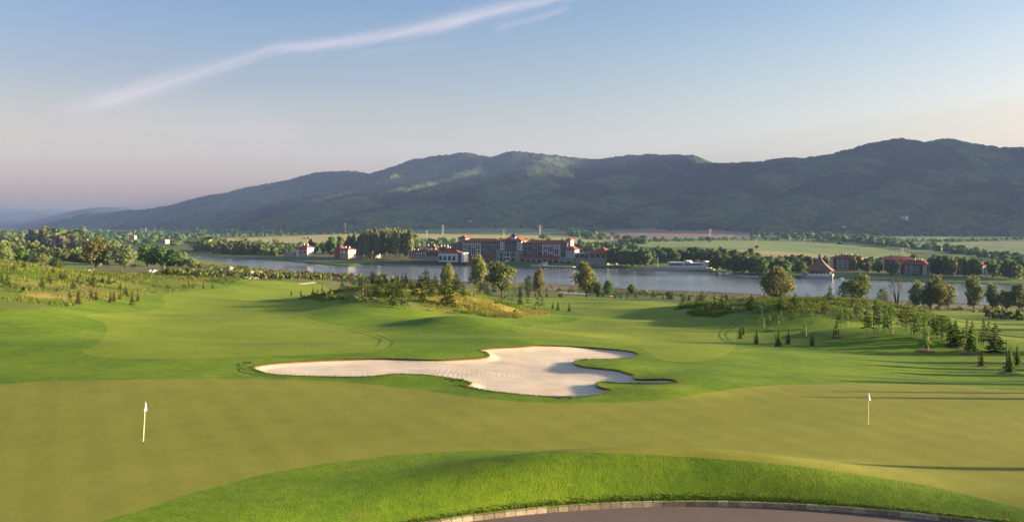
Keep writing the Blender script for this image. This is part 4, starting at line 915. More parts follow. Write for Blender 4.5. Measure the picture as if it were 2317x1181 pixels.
# hedges and woods at the mountain foot read as one mass
rg = np.random.default_rng(3); parts = []
def wood_line(pts, n, hpx, wpx, jit):
    P = smooth_poly(pts, 10, False)
    for k in range(n):
        f = rg.random() * (len(P) - 1); i = int(f); p = P[i] + (P[i + 1] - P[i]) * (f - i) if i + 1 < len(P) else P[-1]
        x, y = proj(p[0], p[1] + rg.uniform(-jit, jit)); s = y / F; m = 34; d = rg.normal(size=(m, 3)); d /= np.linalg.norm(d, axis=1)[:, None]; d[:, 2] = np.abs(d[:, 2]); hh = hpx * s * (.6 + .8 * rg.random()); ww = wpx * s * (.6 + .6 * rg.random())
        Pq = np.array([x, y, gz(x, y)]) + d * np.array([ww / 2, ww / 2, hh]) * (.6 + .4 * rg.random((m, 1))); parts.append(quads_at(Pq, d, hh * .28, rg))
wood_line([(200, 531), (330, 528), (560, 528), (700, 526), (900, 524)], 240, 8, 14, 3)
wood_line([(430, 536), (560, 534), (800, 528), (900, 527)], 110, 6, 12, 1.5)
wood_line([(0, 536), (200, 538), (330, 538), (470, 540)], 150, 10, 18, 4)
wood_line([(470, 552), (560, 556), (700, 560), (830, 556)], 120, 7, 14, 4)
wood_line([(950, 553), (1040, 550), (1200, 552), (1330, 556), (1440, 560)], 130, 9, 14, 4)
wood_line([(1290, 526), (1310, 534), (1420, 546), (1460, 547)], 80, 10, 16, 5)
wood_line([(1400, 547), (1560, 544), (1750, 542), (1900, 549)], 120, 5, 10, 2)
wood_line([(1700, 533), (1850, 537), (1960, 547), (2060, 558), (2200, 575), (2317, 590)], 240, 11, 18, 5)
wood_line([(1960, 530), (2150, 532), (2317, 530)], 130, 8, 16, 3)
wood_line([(2000, 543), (2140, 546), (2317, 541)], 90, 5, 12, 2)
wood_line([(940, 517), (1200, 514), (1320, 522), (1420, 514), (1600, 512), (1760, 520)], 200, 8, 14, 3)
V, Q = cat(parts); o = link('distant_wood', np_mesh('distant_wood', V, Q, F_dark, smooth=False)); o['kind'] = 'stuff'
tag(o, 'dark hedges and woods between the far fields', 'wood')

# ---------------------------------------------------------------- long grass and scrub on the rough ground
rg = np.random.default_rng(8)
def scatter(n, xr, yr, test):
    x = rg.uniform(*xr, n * 3); y = rg.uniform(*yr, n * 3); k = test(x, y); return x[k][:n], y[k][:n]
def wildm(x, y):
    ns = fbm(x / 7, y / 11, 3, 40); return (ell(-20, 199, 29, 46, 8, x, y) < 1.0 + ns * .1) | (ell(67, 200, 27, 58, -8, x, y) < 1.0 + ns * .1) | inside(leftW, x, y)
def blades(x, y, h, w, per, nm, mat, colr_):
    n = len(x); X = np.repeat(x, per) + rg.normal(size=n * per) * w; Y = np.repeat(y, per) + rg.normal(size=n * per) * w; Z = zfun(X, Y) - .03
    hh = np.repeat(h, per) * (.5 + .8 * rg.random(n * per)); th = rg.random(n * per) * 6.28; lx, ly = rg.normal(size=n * per) * .25 * hh, rg.normal(size=n * per) * .25 * hh; bw = .03 + .03 * rg.random(n * per); bw = bw * np.maximum(1, Y / 170)
    c, s = np.cos(th) * bw, np.sin(th) * bw
    V = np.stack([np.c_[X - c, Y - s, Z], np.c_[X + c, Y + s, Z], np.c_[X + c * .3 + lx, Y + s * .3 + ly, Z + hh], np.c_[X - c * .3 + lx, Y - s * .3 + ly, Z + hh]], 1).reshape(-1, 3)
    C = np.repeat(np.repeat(colr_, per, 0) * (.7 + .6 * rg.random((n * per, 1))), 4, 0); C = np.c_[np.clip(C, 0, 1), np.ones(len(C))]
    return V, C
t = NT('long_grass'); cc = t.attr('cover'); t.set(t.b, 'Base Color', cc); t.b.inputs['Roughness'].default_value = .8; t.b.inputs['Specular IOR Level'].default_value = .1
tr = t.new('ShaderNodeBsdfTranslucent'); t.l.new(cc, tr.inputs[0]); mx = t.new('ShaderNodeMixShader'); mx.inputs[0].default_value = .3; t.l.new(t.b.outputs[0], mx.inputs[1]); t.l.new(tr.outputs[0], mx.inputs[2]); t.l.new(mx.outputs[0], t.n['Material Output'].inputs[0])
M_lg = t.m
Vs, Cs = [], []
for xr, yr, n in (((-60, 20), (148, 260), 8000), ((30, 105), (138, 270), 11000), ((-170, -40), (118, 330), 15000)):
    x, y = scatter(n, xr, yr, wildm); cl_ = fbm(x / 6, y / 9, 3, 77); kk = rg.random(len(x)) < .6 + 1.2 * cl_; x, y, cl_ = x[kk], y[kk], cl_[kk]
    f = sstep(-.2, .3, fbm(x / 11, y / 15, 3, 44))[:, None]; g = sstep(.05, .3, fbm(x / 5, y / 8, 3, 50))[:, None]
    cc_ = np.array([[.085, .135, .016]]) * (1 - f) + np.array([[.17, .195, .034]]) * f; cc_ = cc_ * (1 - g * .5) + np.array([[.16, .125, .06]]) * g * .5
    rk_ = sstep(18, 32, x)[:, None] * .6; cc_ = cc_ * (1 - rk_) + np.array([[.08, .135, .018]]) * rk_
    dr = sstep(1.3, .5, ell(-6, 172, 18, 12, 0, x, y))[:, None] * .45; cc_ = cc_ * (1 - dr) + np.array([[.36, .27, .06]]) * dr
    v, c = blades(x, y, .22 + .5 * np.clip(cl_ + .4, 0, 1), .35, 8, '', M_lg, cc_); Vs.append(v); Cs.append(c)
V = np.concatenate(Vs); Q = np.arange(len(V)).reshape(-1, 4); o = link('long_grass', np_mesh('long_grass', V, Q, M_lg, smooth=False, attrs={'cover': ('FLOAT_COLOR', np.concatenate(Cs))}))
o['kind'] = 'stuff'; tag(o, 'long dry and green grass covering the unmown knolls', 'grass')
# scrub: low bushy growth on the knolls, the left slope and the near bank
parts = {k: [] for k in ('g', 'b')}
def scrub(x, y, h, w, key, m=26):
    z = gz(x, y); d = rg.normal(size=(m, 3)); d /= np.linalg.norm(d, axis=1)[:, None]; d[:, 2] = np.abs(d[:, 2]); P = np.array([x, y, z]) + d * np.array([w / 2, w / 2, h]) * (.5 + .5 * rg.random((m, 1)))
    parts[key].append(quads_at(P, d * .6 + rg.normal(size=(m, 3)) * .5, h * .17, rg))
for xr, yr, n in (((-60, 20), (150, 255), 90), ((30, 105), (144, 265), 120), ((-170, -40), (125, 330), 130)):
    x, y = scatter(n, xr, yr, wildm)
    for a, b in zip(x, y): scrub(a, b, .4 + .9 * rg.random(), 1 + 2 * rg.random(), 'g' if rg.random() < .7 else 'b')
def bank(px0, px1, r0, r1, n, hm, cap=515):
    for k in range(n):
        px = rg.uniform(px0, px1); f = (px - px0) / (px1 - px0); x, y = proj(px, r0 + (r1 - r0) * f + rg.uniform(-4, 4))
        if y < cap + 300: scrub(x, y, hm * (.4 + .9 * rg.random()) * y / 350, 2.6 * (.5 + rg.random()) * y / 350, 'g' if rg.random() < .65 else 'b', 20)
bank(370, 640, 618, 630, 130, 2.4); bank(640, 900, 626, 640, 170, 2.6); bank(440, 640, 604, 618, 60, 1.6, 900); bank(1180, 1440, 650, 668, 70, 1.4); bank(1440, 1700, 664, 680, 70, 1.6);
bank(1780, 2317, 684, 708, 120, 1.6); bank(0, 240, 560, 600, 150, 4.0, 1200); bank(60, 200, 552, 560, 90, 6.0, 1400); bank(440, 640, 568, 576, 80, 5.0, 1400); bank(2230, 2317, 715, 722, 26, 3.4)
for k, mt in (('g', F_scrub), ('b', F_scrubb)):
    V, Q = cat(parts[k]); o = link('scrub', np_mesh('scrub', V, Q, mt, smooth=False)); o['kind'] = 'stuff'; tag(o, 'low green scrub on the rough ground' if k == 'g' else 'low bronze scrub on the rough ground', 'scrub')

# uncut blades hanging over the kerb and standing on the bunker lips
rg = np.random.default_rng(21); PX, PY = [], []
th = rg.uniform(.15, 2.9, 9000); rr2 = RR + .03 + np.abs(rg.normal(size=9000)) * .12; PX.append(RC[0] + rr2 * np.cos(th)); PY.append(RC[1] + rr2 * np.sin(th))
sl = np.r_[0, np.cumsum(np.linalg.norm(np.diff(np.r_[BP, BP[:1]], axis=0), axis=1))]; q = rg.uniform(0, sl[-1], 14000); PX.append(np.interp(q, sl, np.r_[BP[:, 0], BP[0, 0]]) + rg.normal(size=14000) * .05); PY.append(np.interp(q, sl, np.r_[BP[:, 1], BP[0, 1]]) + rg.normal(size=14000) * .05)
x, y = np.concatenate(PX), np.concatenate(PY); n = len(x); z = zfun(x, y) - .02; hh = .05 + .09 * rg.random(n); a = rg.random(n) * 6.28; w_ = .012 + .012 * rg.random(n); cx2, cy2 = np.cos(a) * w_, np.sin(a) * w_; lx, ly = rg.normal(size=n) * .05, rg.normal(size=n) * .05
V = np.stack([np.c_[x - cx2, y - cy2, z], np.c_[x + cx2, y + cy2, z], np.c_[x + cx2 * .3 + lx, y + cy2 * .3 + ly, z + hh], np.c_[x - cx2 * .3 + lx, y - cy2 * .3 + ly, z + hh]], 1).reshape(-1, 3)
C = np.repeat(np.array([[.09, .15, .012]]) * (1 - (k_ := rg.random((n, 1)) ** 2)) + np.array([[.24, .19, .06]]) * k_, 4, 0)
o = link('edge_grass', np_mesh('edge_grass', V, np.arange(4 * n).reshape(-1, 4), M_lg, smooth=False, attrs={'cover': ('FLOAT_COLOR', np.c_[C, np.ones(len(C))])})); o['kind'] = 'stuff'; tag(o, 'uncut grass blades along the kerb and the bunker edge', 'grass')
# ---------------------------------------------------------------- buildings
P_white = plain('white_plaster', (.64, .62, .59), .8, .06, .3); P_stone = plain('stone_wall', (.30, .26, .21), .9, .3, .8); P_dark = plain('dark_timber_wall', (.075, .075, .085), .8, .2, .5)
P_balc = plain('red_brown_balcony', (.17, .065, .05), .8, .2, .5)
P_glass = NT('window_glass').done((.02, .03, .04), .15, spec=.6); P_red = plain('red_plaster', (.22, .065, .05), .8, .15, .5); P_grey = plain('grey_plaster', (.33, .32, .30), .85, .12, .5)
P_slate = plain('dark_slate_roof', (.05, .045, .05), .6, .2, 1); P_deck = plain('pale_paving', (.45, .38, .30), .9, .15, .4); P_yel = plain('cream_plaster', (.60, .50, .34), .85, .1, .5); P_cream = P_yel
t = NT('clay_tile_roof'); wv = t.new('ShaderNodeTexWave'); wv.bands_direction = 'X'; t.l.new(t.objc(), wv.inputs['Vector']); wv.inputs['Scale'].default_value = .9
P_tile = t.done(t.mix(.3, t.mix(t.noise(1.2, 4), (.25, .055, .035), (.36, .09, .06)), t.ramp(wv.outputs['Fac'], [(.2, g3(.6)), (.7, g3(1.2))]), 'MULTIPLY'), .85, t.bump(wv.outputs['Fac'], .08))
class MB:
    def __init__(s): s.V, s.Q = [], []
    def box(s, x0, x1, y0, y1, z0, z1):
        b = len(s.V); s.V += [(x0, y0, z0), (x1, y0, z0), (x1, y1, z0), (x0, y1, z0), (x0, y0, z1), (x1, y0, z1), (x1, y1, z1), (x0, y1, z1)]
        s.Q += [(b, b + 3, b + 2, b + 1), (b + 4, b + 5, b + 6, b + 7), (b, b + 1, b + 5, b + 4), (b + 1, b + 2, b + 6, b + 5), (b + 2, b + 3, b + 7, b + 6), (b + 3, b, b + 4, b + 7)]; return s
    def hip(s, x0, x1, y0, y1, z, h, ov=.8, gable=False, th=.35):
        """hipped roof over a rectangle, with eaves"""
        x0, x1, y0, y1 = x0 - ov, x1 + ov, y0 - ov, y1 + ov; s.box(x0, x1, y0, y1, z - th, z); w, d = x1 - x0, y1 - y0; r = min(w, d) / 2 * (0 if gable else 1)
        b = len(s.V); cx, cy = (x0 + x1) / 2, (y0 + y1) / 2
        if w >= d: a, c = (x0 + r, cy, z + h), (x1 - r, cy, z + h)
        else: a, c = (cx, y0 + r, z + h), (cx, y1 - r, z + h)
        e = .003; s.V += [(x0, y0, z + e), (x1, y0, z + e), (x1, y1, z + e), (x0, y1, z + e), a, c]
        if w >= d: s.Q += [(b, b + 1, b + 5, b + 4), (b + 2, b + 3, b + 4, b + 5), (b + 1, b + 2, b + 5, b + 5), (b + 3, b, b + 4, b + 4)]
        else: s.Q += [(b + 1, b + 2, b + 5, b + 4), (b + 3, b, b + 4, b + 5), (b, b + 1, b + 4, b + 4), (b + 2, b + 3, b + 5, b + 5)]
        return s
    def shed(s, x0, x1, y0, y1, z0, z1, th=.3):
        """roof sloping from z0 at the front y0 up to z1 at y1"""
        b = len(s.V); s.V += [(x0, y0, z0 - th), (x1, y0, z0 - th), (x1, y1, z1 - th), (x0, y1, z1 - th), (x0, y0, z0), (x1, y0, z0), (x1, y1, z1), (x0, y1, z1)]
        s.Q += [(b, b + 3, b + 2, b + 1), (b + 4, b + 5, b + 6, b + 7), (b, b + 1, b + 5, b + 4), (b + 1, b + 2, b + 6, b + 5), (b + 2, b + 3, b + 7, b + 6), (b + 3, b, b + 4, b + 7)]; return s
    def arch(s, xc, w, z0, h, y, d=.12):
        """dark arched opening set in front of a wall face at y"""
        n = 8; pts = [(xc - w / 2, z0), (xc + w / 2, z0)] + [(xc + w / 2 * math.cos(math.pi * k / n), z0 + h * .62 + h * .38 * math.sin(math.pi * k / n)) for k in range(n + 1)]
        b = len(s.V); s.V += [(px, y - d, pz) for px, pz in pts]; m = len(pts); s.V.append((xc, y - d, z0 + h * .5)); s.F = getattr(s, 'F', [])
        for k in range(m): s.Q.append((b + k, b + (k + 1) % m, b + m, b + m))
        return s
    def build(s, name, mat, parent=None):
        me = bpy.data.meshes.new(name); me.from_pydata([tuple(v) for v in s.V], [], [tuple(dict.fromkeys(q)) for q in s.Q]); me.materials.append(mat)
        bm_ = bmesh.new(); bm_.from_mesh(me); bmesh.ops.recalc_face_normals(bm_, faces=bm_.faces); bm_.to_mesh(me); bm_.free()
        return link(name, me, parent)
def site(name, pa, Ya, pb, Yb, row, label, catn, group=None):
    """empty at the left front corner; local x runs along the facade seen between photo columns pa and pb; returns object, x(px), z(row, px)"""
    A = Vector(((pa - CX) / F * Ya, Ya)); B = Vector(((pb - CX) / F * Yb, Yb)); L = (B - A).length; rz = math.atan2(B.y - A.y, B.x - A.x)
    zb = HC - (row - HZ) * (Ya + Yb) / 2 / F; e = empty(name, (A.x, A.y, zb), rz); tag(e, label, catn, group)
    c_, s_ = math.cos(rz), math.sin(rz)
    def X(px):   # intersect sight line with facade line
        u = (px - CX) / F; den = (c_ - u * s_); return (u * A.y - A.x) / den
    def Z(r, px): t_ = X(px); y = A.y + t_ * s_; return HC - (r - HZ) * y / F - zb
    return e, X, Z
# --- resort hotel
h, hx, hz_ = site('hotel', 1030, 905, 1305, 850, 594, 'long red-roofed white and dark hotel with central cupola on the far shore', 'hotel')
def block(parent, x0, x1, y0, y1, z0, z1, mat, name='wall'): return MB().box(x0, x1, y0, y1, z0, z1).build(name, mat, parent)
G = -3.0
def floors(parent, x0, x1, y, z0, z1, n, bays, wf=.6, hf=.62, mat=None, name='window_row', ph=0):
    fh = (z1 - z0) / n; bw = (x1 - x0) / bays
    for k in range(n):
        m = MB()
        for b_ in range(bays):
            c_ = x0 + bw * (b_ + .5); w = bw * wf * (1.0 if (b_ + ph) % 2 else .75); zc = z0 + fh * (k + .5); m.box(c_ - w / 2, c_ + w / 2, y - .10, y + .3, zc - fh * hf / 2, zc + fh * hf / 2)
        m.build(name, mat or P_glass, parent)
def balconies(parent, x0, x1, y, z0, z1, n, bays, mat, wf=.34, skip=0):
    fh = (z1 - z0) / n; bw = (x1 - x0) / bays
    for k in range(n):
        m = MB()
        for b_ in range(bays):
            if skip and (b_ + k) % skip == 0: continue
            c_ = x0 + bw * (b_ + .5); m.box(c_ - bw * wf, c_ + bw * wf, y - 1.1, y - .12, z0 + fh * k - .1, z0 + fh * k + fh * .34)
        m.build('balcony', mat, parent)
W = [(1046, 1087, P_white, 540.5, 546.5), (1087, 1133, P_grey, 541, 547), (1181, 1227, P_grey, 543.3, 549.5), (1227, 1266, P_white, 544.5, 550.5), (1266, 1283, P_grey, 545.5, 551.5)]
D = 15.0
for k, (a, b_, mt, rt, re) in enumerate(W):
    x0, x1 = hx(a), hx(b_); ze = hz_(re, (a + b_) / 2); zp = hz_(583, a) ; yy = 0 if mt is P_white else .9
    block(h, x0, x1, yy, D, zp, ze, mt); n = 6; nb2 = max(3, int((x1 - x0) / 2.6))
    floors(h, x0 + .8, x1 - .5, yy, zp + .3, ze - .2, n, nb2, .66 if mt is P_white else .8, .7, P_dark if k % 2 else P_glass, ph=k)
    balconies(h, x0 + .8, x1 - .5, yy, zp + .3, ze - 3, n - 1, nb2 // 2, P_balc if k % 2 else P_dark, .30, 3)
zl = hz_(546.5, 1070); MB().hip(hx(1046), hx(1133) - 1, -.3, D, zl, 3.2).build('roof', P_tile, h)
zr = hz_(550.2, 1232); MB().hip(hx(1181) + 1, hx(1284), -.3, D, zr, 3.2).build('roof', P_tile, h)
# central block
x0, x1 = hx(1133), hx(1181); zc = hz_(545, 1157); zp = hz_(567, 1157)
block(h, x0, x1, -1.6, D + 3, zp, zc, P_white); block(h, x0, x1, -1.7, D + 3, G, zp, P_stone); xa, xb = hx(1143), hx(1171)
block(h, xa, xb, -1.9, -1.5, hz_(574, 1157), zc - .3, P_dark, 'glazed_bay'); floors(h, x0 + .8, xa - .6, -1.6, zp - 4, zc, 5, 2, .6, .55); floors(h, xb + .6, x1 - .8, -1.6, zp - 4, zc, 5, 2, .6, .55); balconies(h, xa + .5, xb - .5, -1.9, zp - 1, zc - 2, 4, 4, P_grey, .22)
MB().hip(x0, x1, -1.6, D + 3, zc, 4.6, 1.3).build('roof', P_tile, h)
cx0, cx1 = hx(1153), hx(1164); cm = (cx0 + cx1) / 2; zt = hz_(539, 1158)
block(h, cx0, cx1, 2, 2 + cx1 - cx0, zt - 3, zt + 1.2, P_white, 'cupola'); m = MB(); prof = [(3.4, 0), (2.4, 1.2), (1.0, 3.0), (.35, 3.8), (.35, 4.6), (.6, 4.9), (.12, 5.8), (.1, 8.2)]; yc = 2 + (cx1 - cx0) / 2
for (r0, za), (r1, zb_) in zip(prof[:-1], prof[1:]):
    b0 = len(m.V); m.V += [(cm + sx_ * r, yc + sy_ * r, zt + 1.2 + z_) for r, z_ in ((r0, za), (r1, zb_)) for sx_, sy_ in ((-1, -1), (1, -1), (1, 1), (-1, 1))]
    m.Q += [(b0 + j, b0 + (j + 1) % 4, b0 + 4 + (j + 1) % 4, b0 + 4 + j) for j in range(4)]
m.build('spire', P_slate, h)
# portal with towers
xp0, xp1 = hx(1129), hx(1179); zq = hz_(571.5, 1155)
block(h, xp0, xp1, -6, -1.75, G, zq, P_stone, 'portal'); m = MB()
for xx in (xp0, xp0 + 2.2, xp1 - 4.4, xp1 - 2.2): m.box(xx, xx + 2.0, -6.6, -1.9, G, zq + 1.8)
m.build('portal_tower', P_stone, h)
block(h, hx(1146), hx(1160), -7.2, -6.05, G, hz_(570, 1153), P_white, 'entrance_arch')
for q, w_, r_, h2, y_ in ((1149.4, 2.2, 580, 4.2, -7.2), (1156, 3.2, 580, 4.4, -7.2), (1138, 5.6, 579, 2.8, -6), (1168, 5.6, 579, 2.8, -6)):
    m = MB(); m.arch(hx(q), w_, hz_(r_, q), h2, y_); m.build('arch_window', P_glass, h)
for qa, qb, y_ in ((1147, 1151.5, -7.35), (1153, 1159, -7.35), (1133.5, 1142.5, -6.1), (1163, 1173, -6.1)): block(h, hx(qa), hx(qb), y_, y_ + .15, G, hz_(582, 1150), P_glass, 'window')
# arcaded ground floor with its lean-to tile roof
for a, b_, n in ((1047, 1129, 9), (1180, 1267, 7)):
    x0, x1 = hx(a), hx(b_); z = hz_(583.5, (a + b_) / 2); block(h, x0, x1, -3.5, .85, G, z, P_stone, 'arcade'); MB().shed(x0, x1, -4.4, .8, z + .1, z + 2.8).build('lean_to_roof', P_tile, h); m = MB()
    for k in range(n): m.arch(x0 + (x1 - x0) * (k + .5) / n, (x1 - x0) / n * .74, G + .2, (z - G) * .82, -3.5)
    m.build('arch_openings', P_glass, h)
x0, x1 = hx(1266), hx(1302); block(h, x0, x1, -4, 12, G, hz_(583, 1280), P_stone, 'arcade'); m = MB(); [m.arch(hx(q), 6, G + .2, 5, -4) for q in (1274, 1290)]; m.build('arch_openings', P_glass, h)
# end towers
x0, x1 = hx(1033), hx(1049); block(h, x0, x1, 4, 14, G, hz_(539, 1041), P_grey, 'end_tower'); MB().hip(x0, x1, 4, 14, hz_(539, 1041), 3, .8).build('roof', P_tile, h)
x0, x1 = hx(1028), hx(1045); z = hz_(551, 1036); block(h, x0, x1, -2, 9, G, z, P_dark); MB().hip(x0, x1, -2, 9, z, 2, 1).build('roof', P_tile, h); floors(h, x0 + .5, x1 - .5, -2, G + 6, z, 5, 4, .5, .6, P_grey)
x0, x1 = hx(1277), hx(1289); block(h, x0, x1, 3, 13, G, hz_(542.5, 1283), P_grey, 'end_tower'); MB().hip(x0, x1, 3, 13, hz_(542.5, 1283), 1.8, .6).build('roof', P_tile, h)
x0, x1 = hx(1283), hx(1303); z = hz_(564.5, 1293); block(h, x0, x1, -3, 10, hz_(583, 1293) + .02, z, P_white); MB().hip(x0, x1, -3, 10, z, 3.6, 1.2).build('roof', P_tile, h); floors(h, x0 + .5, x1 - 1.2, -3, hz_(582, 1293), z, 4, 4, .55, .75, P_glass)
# --- stone annex
o, X, Z = site('annex', 1303, 846, 1376, 826, 595, 'stone annex with arched windows and a red hipped roof right of the hotel', 'building')
block(o, X(1300), X(1325), 1, 13, G, Z(573, 1312), P_stone); block(o, X(1299), X(1326), .6, 13.4, Z(573, 1312), Z(572, 1312), P_grey, 'parapet'); block(o, X(1325), X(1374), 0, 20, G, Z(574, 1350), P_stone)
MB().hip(X(1333), X(1374), 0, 20, Z(573.5, 1350), 6.2, 1.2).build('roof', P_tile, o); block(o, X(1323), X(1336), 2, 12, Z(573.9, 1330), Z(570, 1330), P_grey, 'rooftop_plant'); m = MB()
for q, y_ in ((1305, 1), (1316, 1), (1341, 0), (1353, 0), (1365, 0)): m = MB(); m.arch(X(q), 4.3, Z(583, q), 3.4, y_); m.build('arch_window', P_glass, o)
m = MB(); m.box(X(1323), X(1329), -.1, .3, Z(586, 1326), Z(577, 1326)); m.build('window', P_glass, o); block(o, X(1322), X(1330), -1, -.15, Z(577, 1326), Z(575.6, 1326), P_tile, 'canopy')
# --- arcaded pavilion left of the hotel
o, X, Z = site('pavilion', 990, 872, 1052, 858, 586, 'white arcaded pavilion with a low dark red roof at the left end of the hotel', 'building')
block(o, X(992), X(1037), 0, 12, G, Z(572, 1010), P_white); m = MB(); [m.arch(X(q), 3.6, G + 1.4, 5.0, 0) for q in (996.5, 1006.5, 1017, 1027)]; m.build('arch_openings', P_glass, o)
MB().hip(X(992), X(1037), 0, 12, Z(572, 1010), 3.2, 1).build('roof', plain('old_tile_roof', (.20, .07, .045), .9, .25, .8), o); block(o, X(1037.5), X(1045), -1, 10, G, Z(571, 1041), P_red, 'red_bay'); block(o, X(1045.2), X(1051), -1.5, 8, G, Z(572, 1048), P_white, 'end_bay'); m = MB(); [m.box(X(q), X(q + 1), -1.12, -.9, G, Z(574, 1041)) for q in (1039, 1042)]; m.build('window', P_glass, o)
# --- village houses beside it
def house(pa, Ya, pb, Yb, row, top, eave, label, wall=P_red, group=None, dep=11, win=(3, 2), chim=2, gable=False, base_stone=True, rot=0):
    o, X, Z = site('house', pa, Ya, pb, Yb, row, label, 'house', group); x0, x1 = 0, X(pb); ze = Z(eave, (pa + pb) / 2); zt = Z(top, (pa + pb) / 2); block(o, x0, x1, 0, dep, G if not base_stone else 2.2, ze, wall)
    if base_stone: block(o, x0, x1, -.15, dep + .15, G, 2.2, P_stone, 'plinth')
    r = MB().hip(x0, x1, 0, dep, ze, max(1.4, zt - ze), 1.0, gable).build('roof', P_tile, o)
    for k in range(chim):
        xx = x0 + (x1 - x0) * (k + .6) / (chim + .2); block(r, xx - .5, xx + .5, dep * .4, dep * .4 + 1.0, ze + .5, ze + (zt - ze) + 1.1, P_white, 'chimney')
    nf, nb3 = win
    for i in range(nf):
        for j in range(nb3): xc = x0 + (x1 - x0) * (j + .5) / nb3; z = 1.0 + (ze - 1) * (i + .5) / nf; MB().box(xc - (x1 - x0) / nb3 * .25, xc + (x1 - x0) / nb3 * .25, -.25, .2, z - .8, z + .8).build('window', P_glass, o)
    return o, X, Z
house(942, 900, 968, 893, 581, 563, 568, 'red-roofed village house with cream end wall right of the poplar grove', P_yel, win=(2, 4), chim=4); house(966, 888, 990, 882, 583, 565, 570, 'red-roofed village house next to the arcaded pavilion', P_red, win=(3, 4), chim=3)
house(988, 925, 1012, 918, 572, 557, 562, 'village house with stepped red roofs behind the pavilion', P_red, win=(1, 4), chim=3); house(1008, 915, 1032, 908, 574, 560, 564, 'low red roof between the pavilion and the hotel tower', P_red, win=(1, 3), chim=3)
house(955, 960, 985, 950, 566, 555.5, 560, 'furthest red roof of the village left of the hotel', P_yel, win=(1, 3), chim=2)
# --- lake houses left of the grove
o, X, Z = house(676, 905, 695, 900, 575, 554, 560, 'white two-storey lake house with stacked red roofs and stone base', P_white, win=(2, 2), chim=2)
block(o, X(668), 0, 1, 9, G, Z(563, 672), P_white, 'side_wing'); MB().hip(X(668), -.9, 1, 9, Z(563, 672), 2.4, .8).build('roof', P_tile, o); MB().shed(X(675), X(695) + 1, -2.4, .0, Z(565, 685), Z(562.5, 685)).build('porch_roof', P_tile, o); block(o, X(644), X(668) - .5, -1, 8, G, Z(570, 655), P_stone, 'terrace')
o, X, Z = house(770, 905, 788, 898, 579, 560, 565, 'red-roofed lake house with white gable partly behind slim trees', P_white, win=(2, 2), chim=2); block(o, X(755), -.05, 1, 9, G, Z(562, 762), P_red, 'side_wing'); MB().hip(X(755), -.8, 1, 9, Z(562, 762), 3.4, .8).build('roof', P_tile, o)
house(798, 1010, 816, 1005, 579, 569, 572, 'pale low house hidden behind the trunks left of the grove', P_grey, win=(2, 4), chim=1); house(832, 1010, 850, 1005, 578, 570, 572.5, 'pale house seen between the trunks in the middle of the grove', P_grey, win=(2, 3), chim=1); house(925, 925, 943, 915, 580, 566, 570, 'cream house at the right foot of the grove', P_yel, win=(2, 3), chim=2)
# --- distant buildings
house(450, 1600, 470, 1590, 542, 536, 538.5, 'long low red-roofed building far behind the lake tip', P_yel, win=(1, 3), chim=0, dep=14); house(292, 1750, 304, 1750, 539, 530.5, 533.5, 'small red-roofed farm building far left below the mountain', P_white, win=(1, 3), chim=0)
house(190, 1100, 198, 1095, 556, 543, 546, 'pale pink house among the trees on the left skyline', P_yel, win=(1, 2), chim=1, dep=5); house(357, 1500, 374, 1495, 548, 540, 542.5, 'flat pale building in the wood far left of the lake tip', P_white, win=(1, 3), chim=0); house(838, 1280, 858, 1275, 551, 545, 547, 'small red-roofed shed behind the slim lakeside trees', P_white, win=(1, 3), chim=0, dep=6)
house(776, 1180, 790, 1175, 554, 545.5, 548, 'pale red-roofed shed at the edge of the yellow field', P_white, win=(1, 2), chim=0, dep=6)
def mtn_hit(px, row):
    Yq = np.arange(2300, 6500, 10.0); zz = np.maximum(mz((px - CX) / F * Yq, Yq), zfun((px - CX) / F * np.minimum(Yq, 4200), np.minimum(Yq, 4200))); rr = HZ + F * (HC - zz) / Yq; i = int(np.argmax(rr <= row)); return Yq[i]
for px, row, w, hh, lab in [(2036, 497, 13, 13, 'white house with red trim alone on the right mountain slope'), (1900, 515, 9, 5, 'small orange-roofed house on the right mountain foot'), (1870, 526, 18, 4, 'long low white barn at the foot of the right mountain'), (1057, 503, 8, 6, 'tiny white house on the forested slope above the hotel'), (598, 524, 8, 5, 'tiny white house beside the pylon left of the yellow field')]:
    Yh = mtn_hit(px, row); house(px, Yh, px + w, Yh - 20, row + 1, row - hh, row - hh * .6, lab, P_white, win=(2, 3), chim=0, dep=w * Yh / F * .7)
# --- white lakeside restaurant
o, X, Z = site('restaurant', 1511, 770, 1608, 752, 606, 'long low white lakeside restaurant with stepped right tower', 'restaurant')
block(o, X(1511), X(1545), 2, 12, G, Z(595.5, 1525), P_white); block(o, X(1510), X(1546), .2, 12.4, Z(595.5, 1525), Z(593.5, 1525), P_white, 'roof_slab'); block(o, X(1545), X(1590), 1, 12, G, Z(596, 1565), P_white); block(o, X(1544.5), X(1590), .4, 12.4, Z(596, 1565), Z(594.6, 1565), P_white, 'roof_slab')
block(o, X(1589), X(1598), -1, 10, G, Z(591, 1593), P_white, 'tower'); block(o, X(1598.2), X(1608), -.5, 10, G, Z(592.5, 1603), P_cream, 'tower'); m = MB()
for q in (1553, 1559): b0 = len(m.V); xx = X(q); zz = Z(594.5, q); m.V += [(xx - 1.6, 0.2, zz), (xx + 1.6, 0.2, zz), (xx, .2, zz + 1.9), (xx - 1.6, 8, zz), (xx + 1.6, 8, zz), (xx, 8, zz + 1.9)]; m.Q += [(b0, b0 + 1, b0 + 2, b0 + 2), (b0 + 1, b0 + 4, b0 + 5, b0 + 2), (b0 + 3, b0, b0 + 2, b0 + 5), (b0 + 4, b0 + 3, b0 + 5, b0 + 5)]
m.build('gable', P_white, o); m = MB()
for q in range(1514, 1588, 5): m.box(X(q), X(q + 3.6), .85 if q > 1544 else 1.85, 2.2, Z(600.5, q), Z(596.6, q))
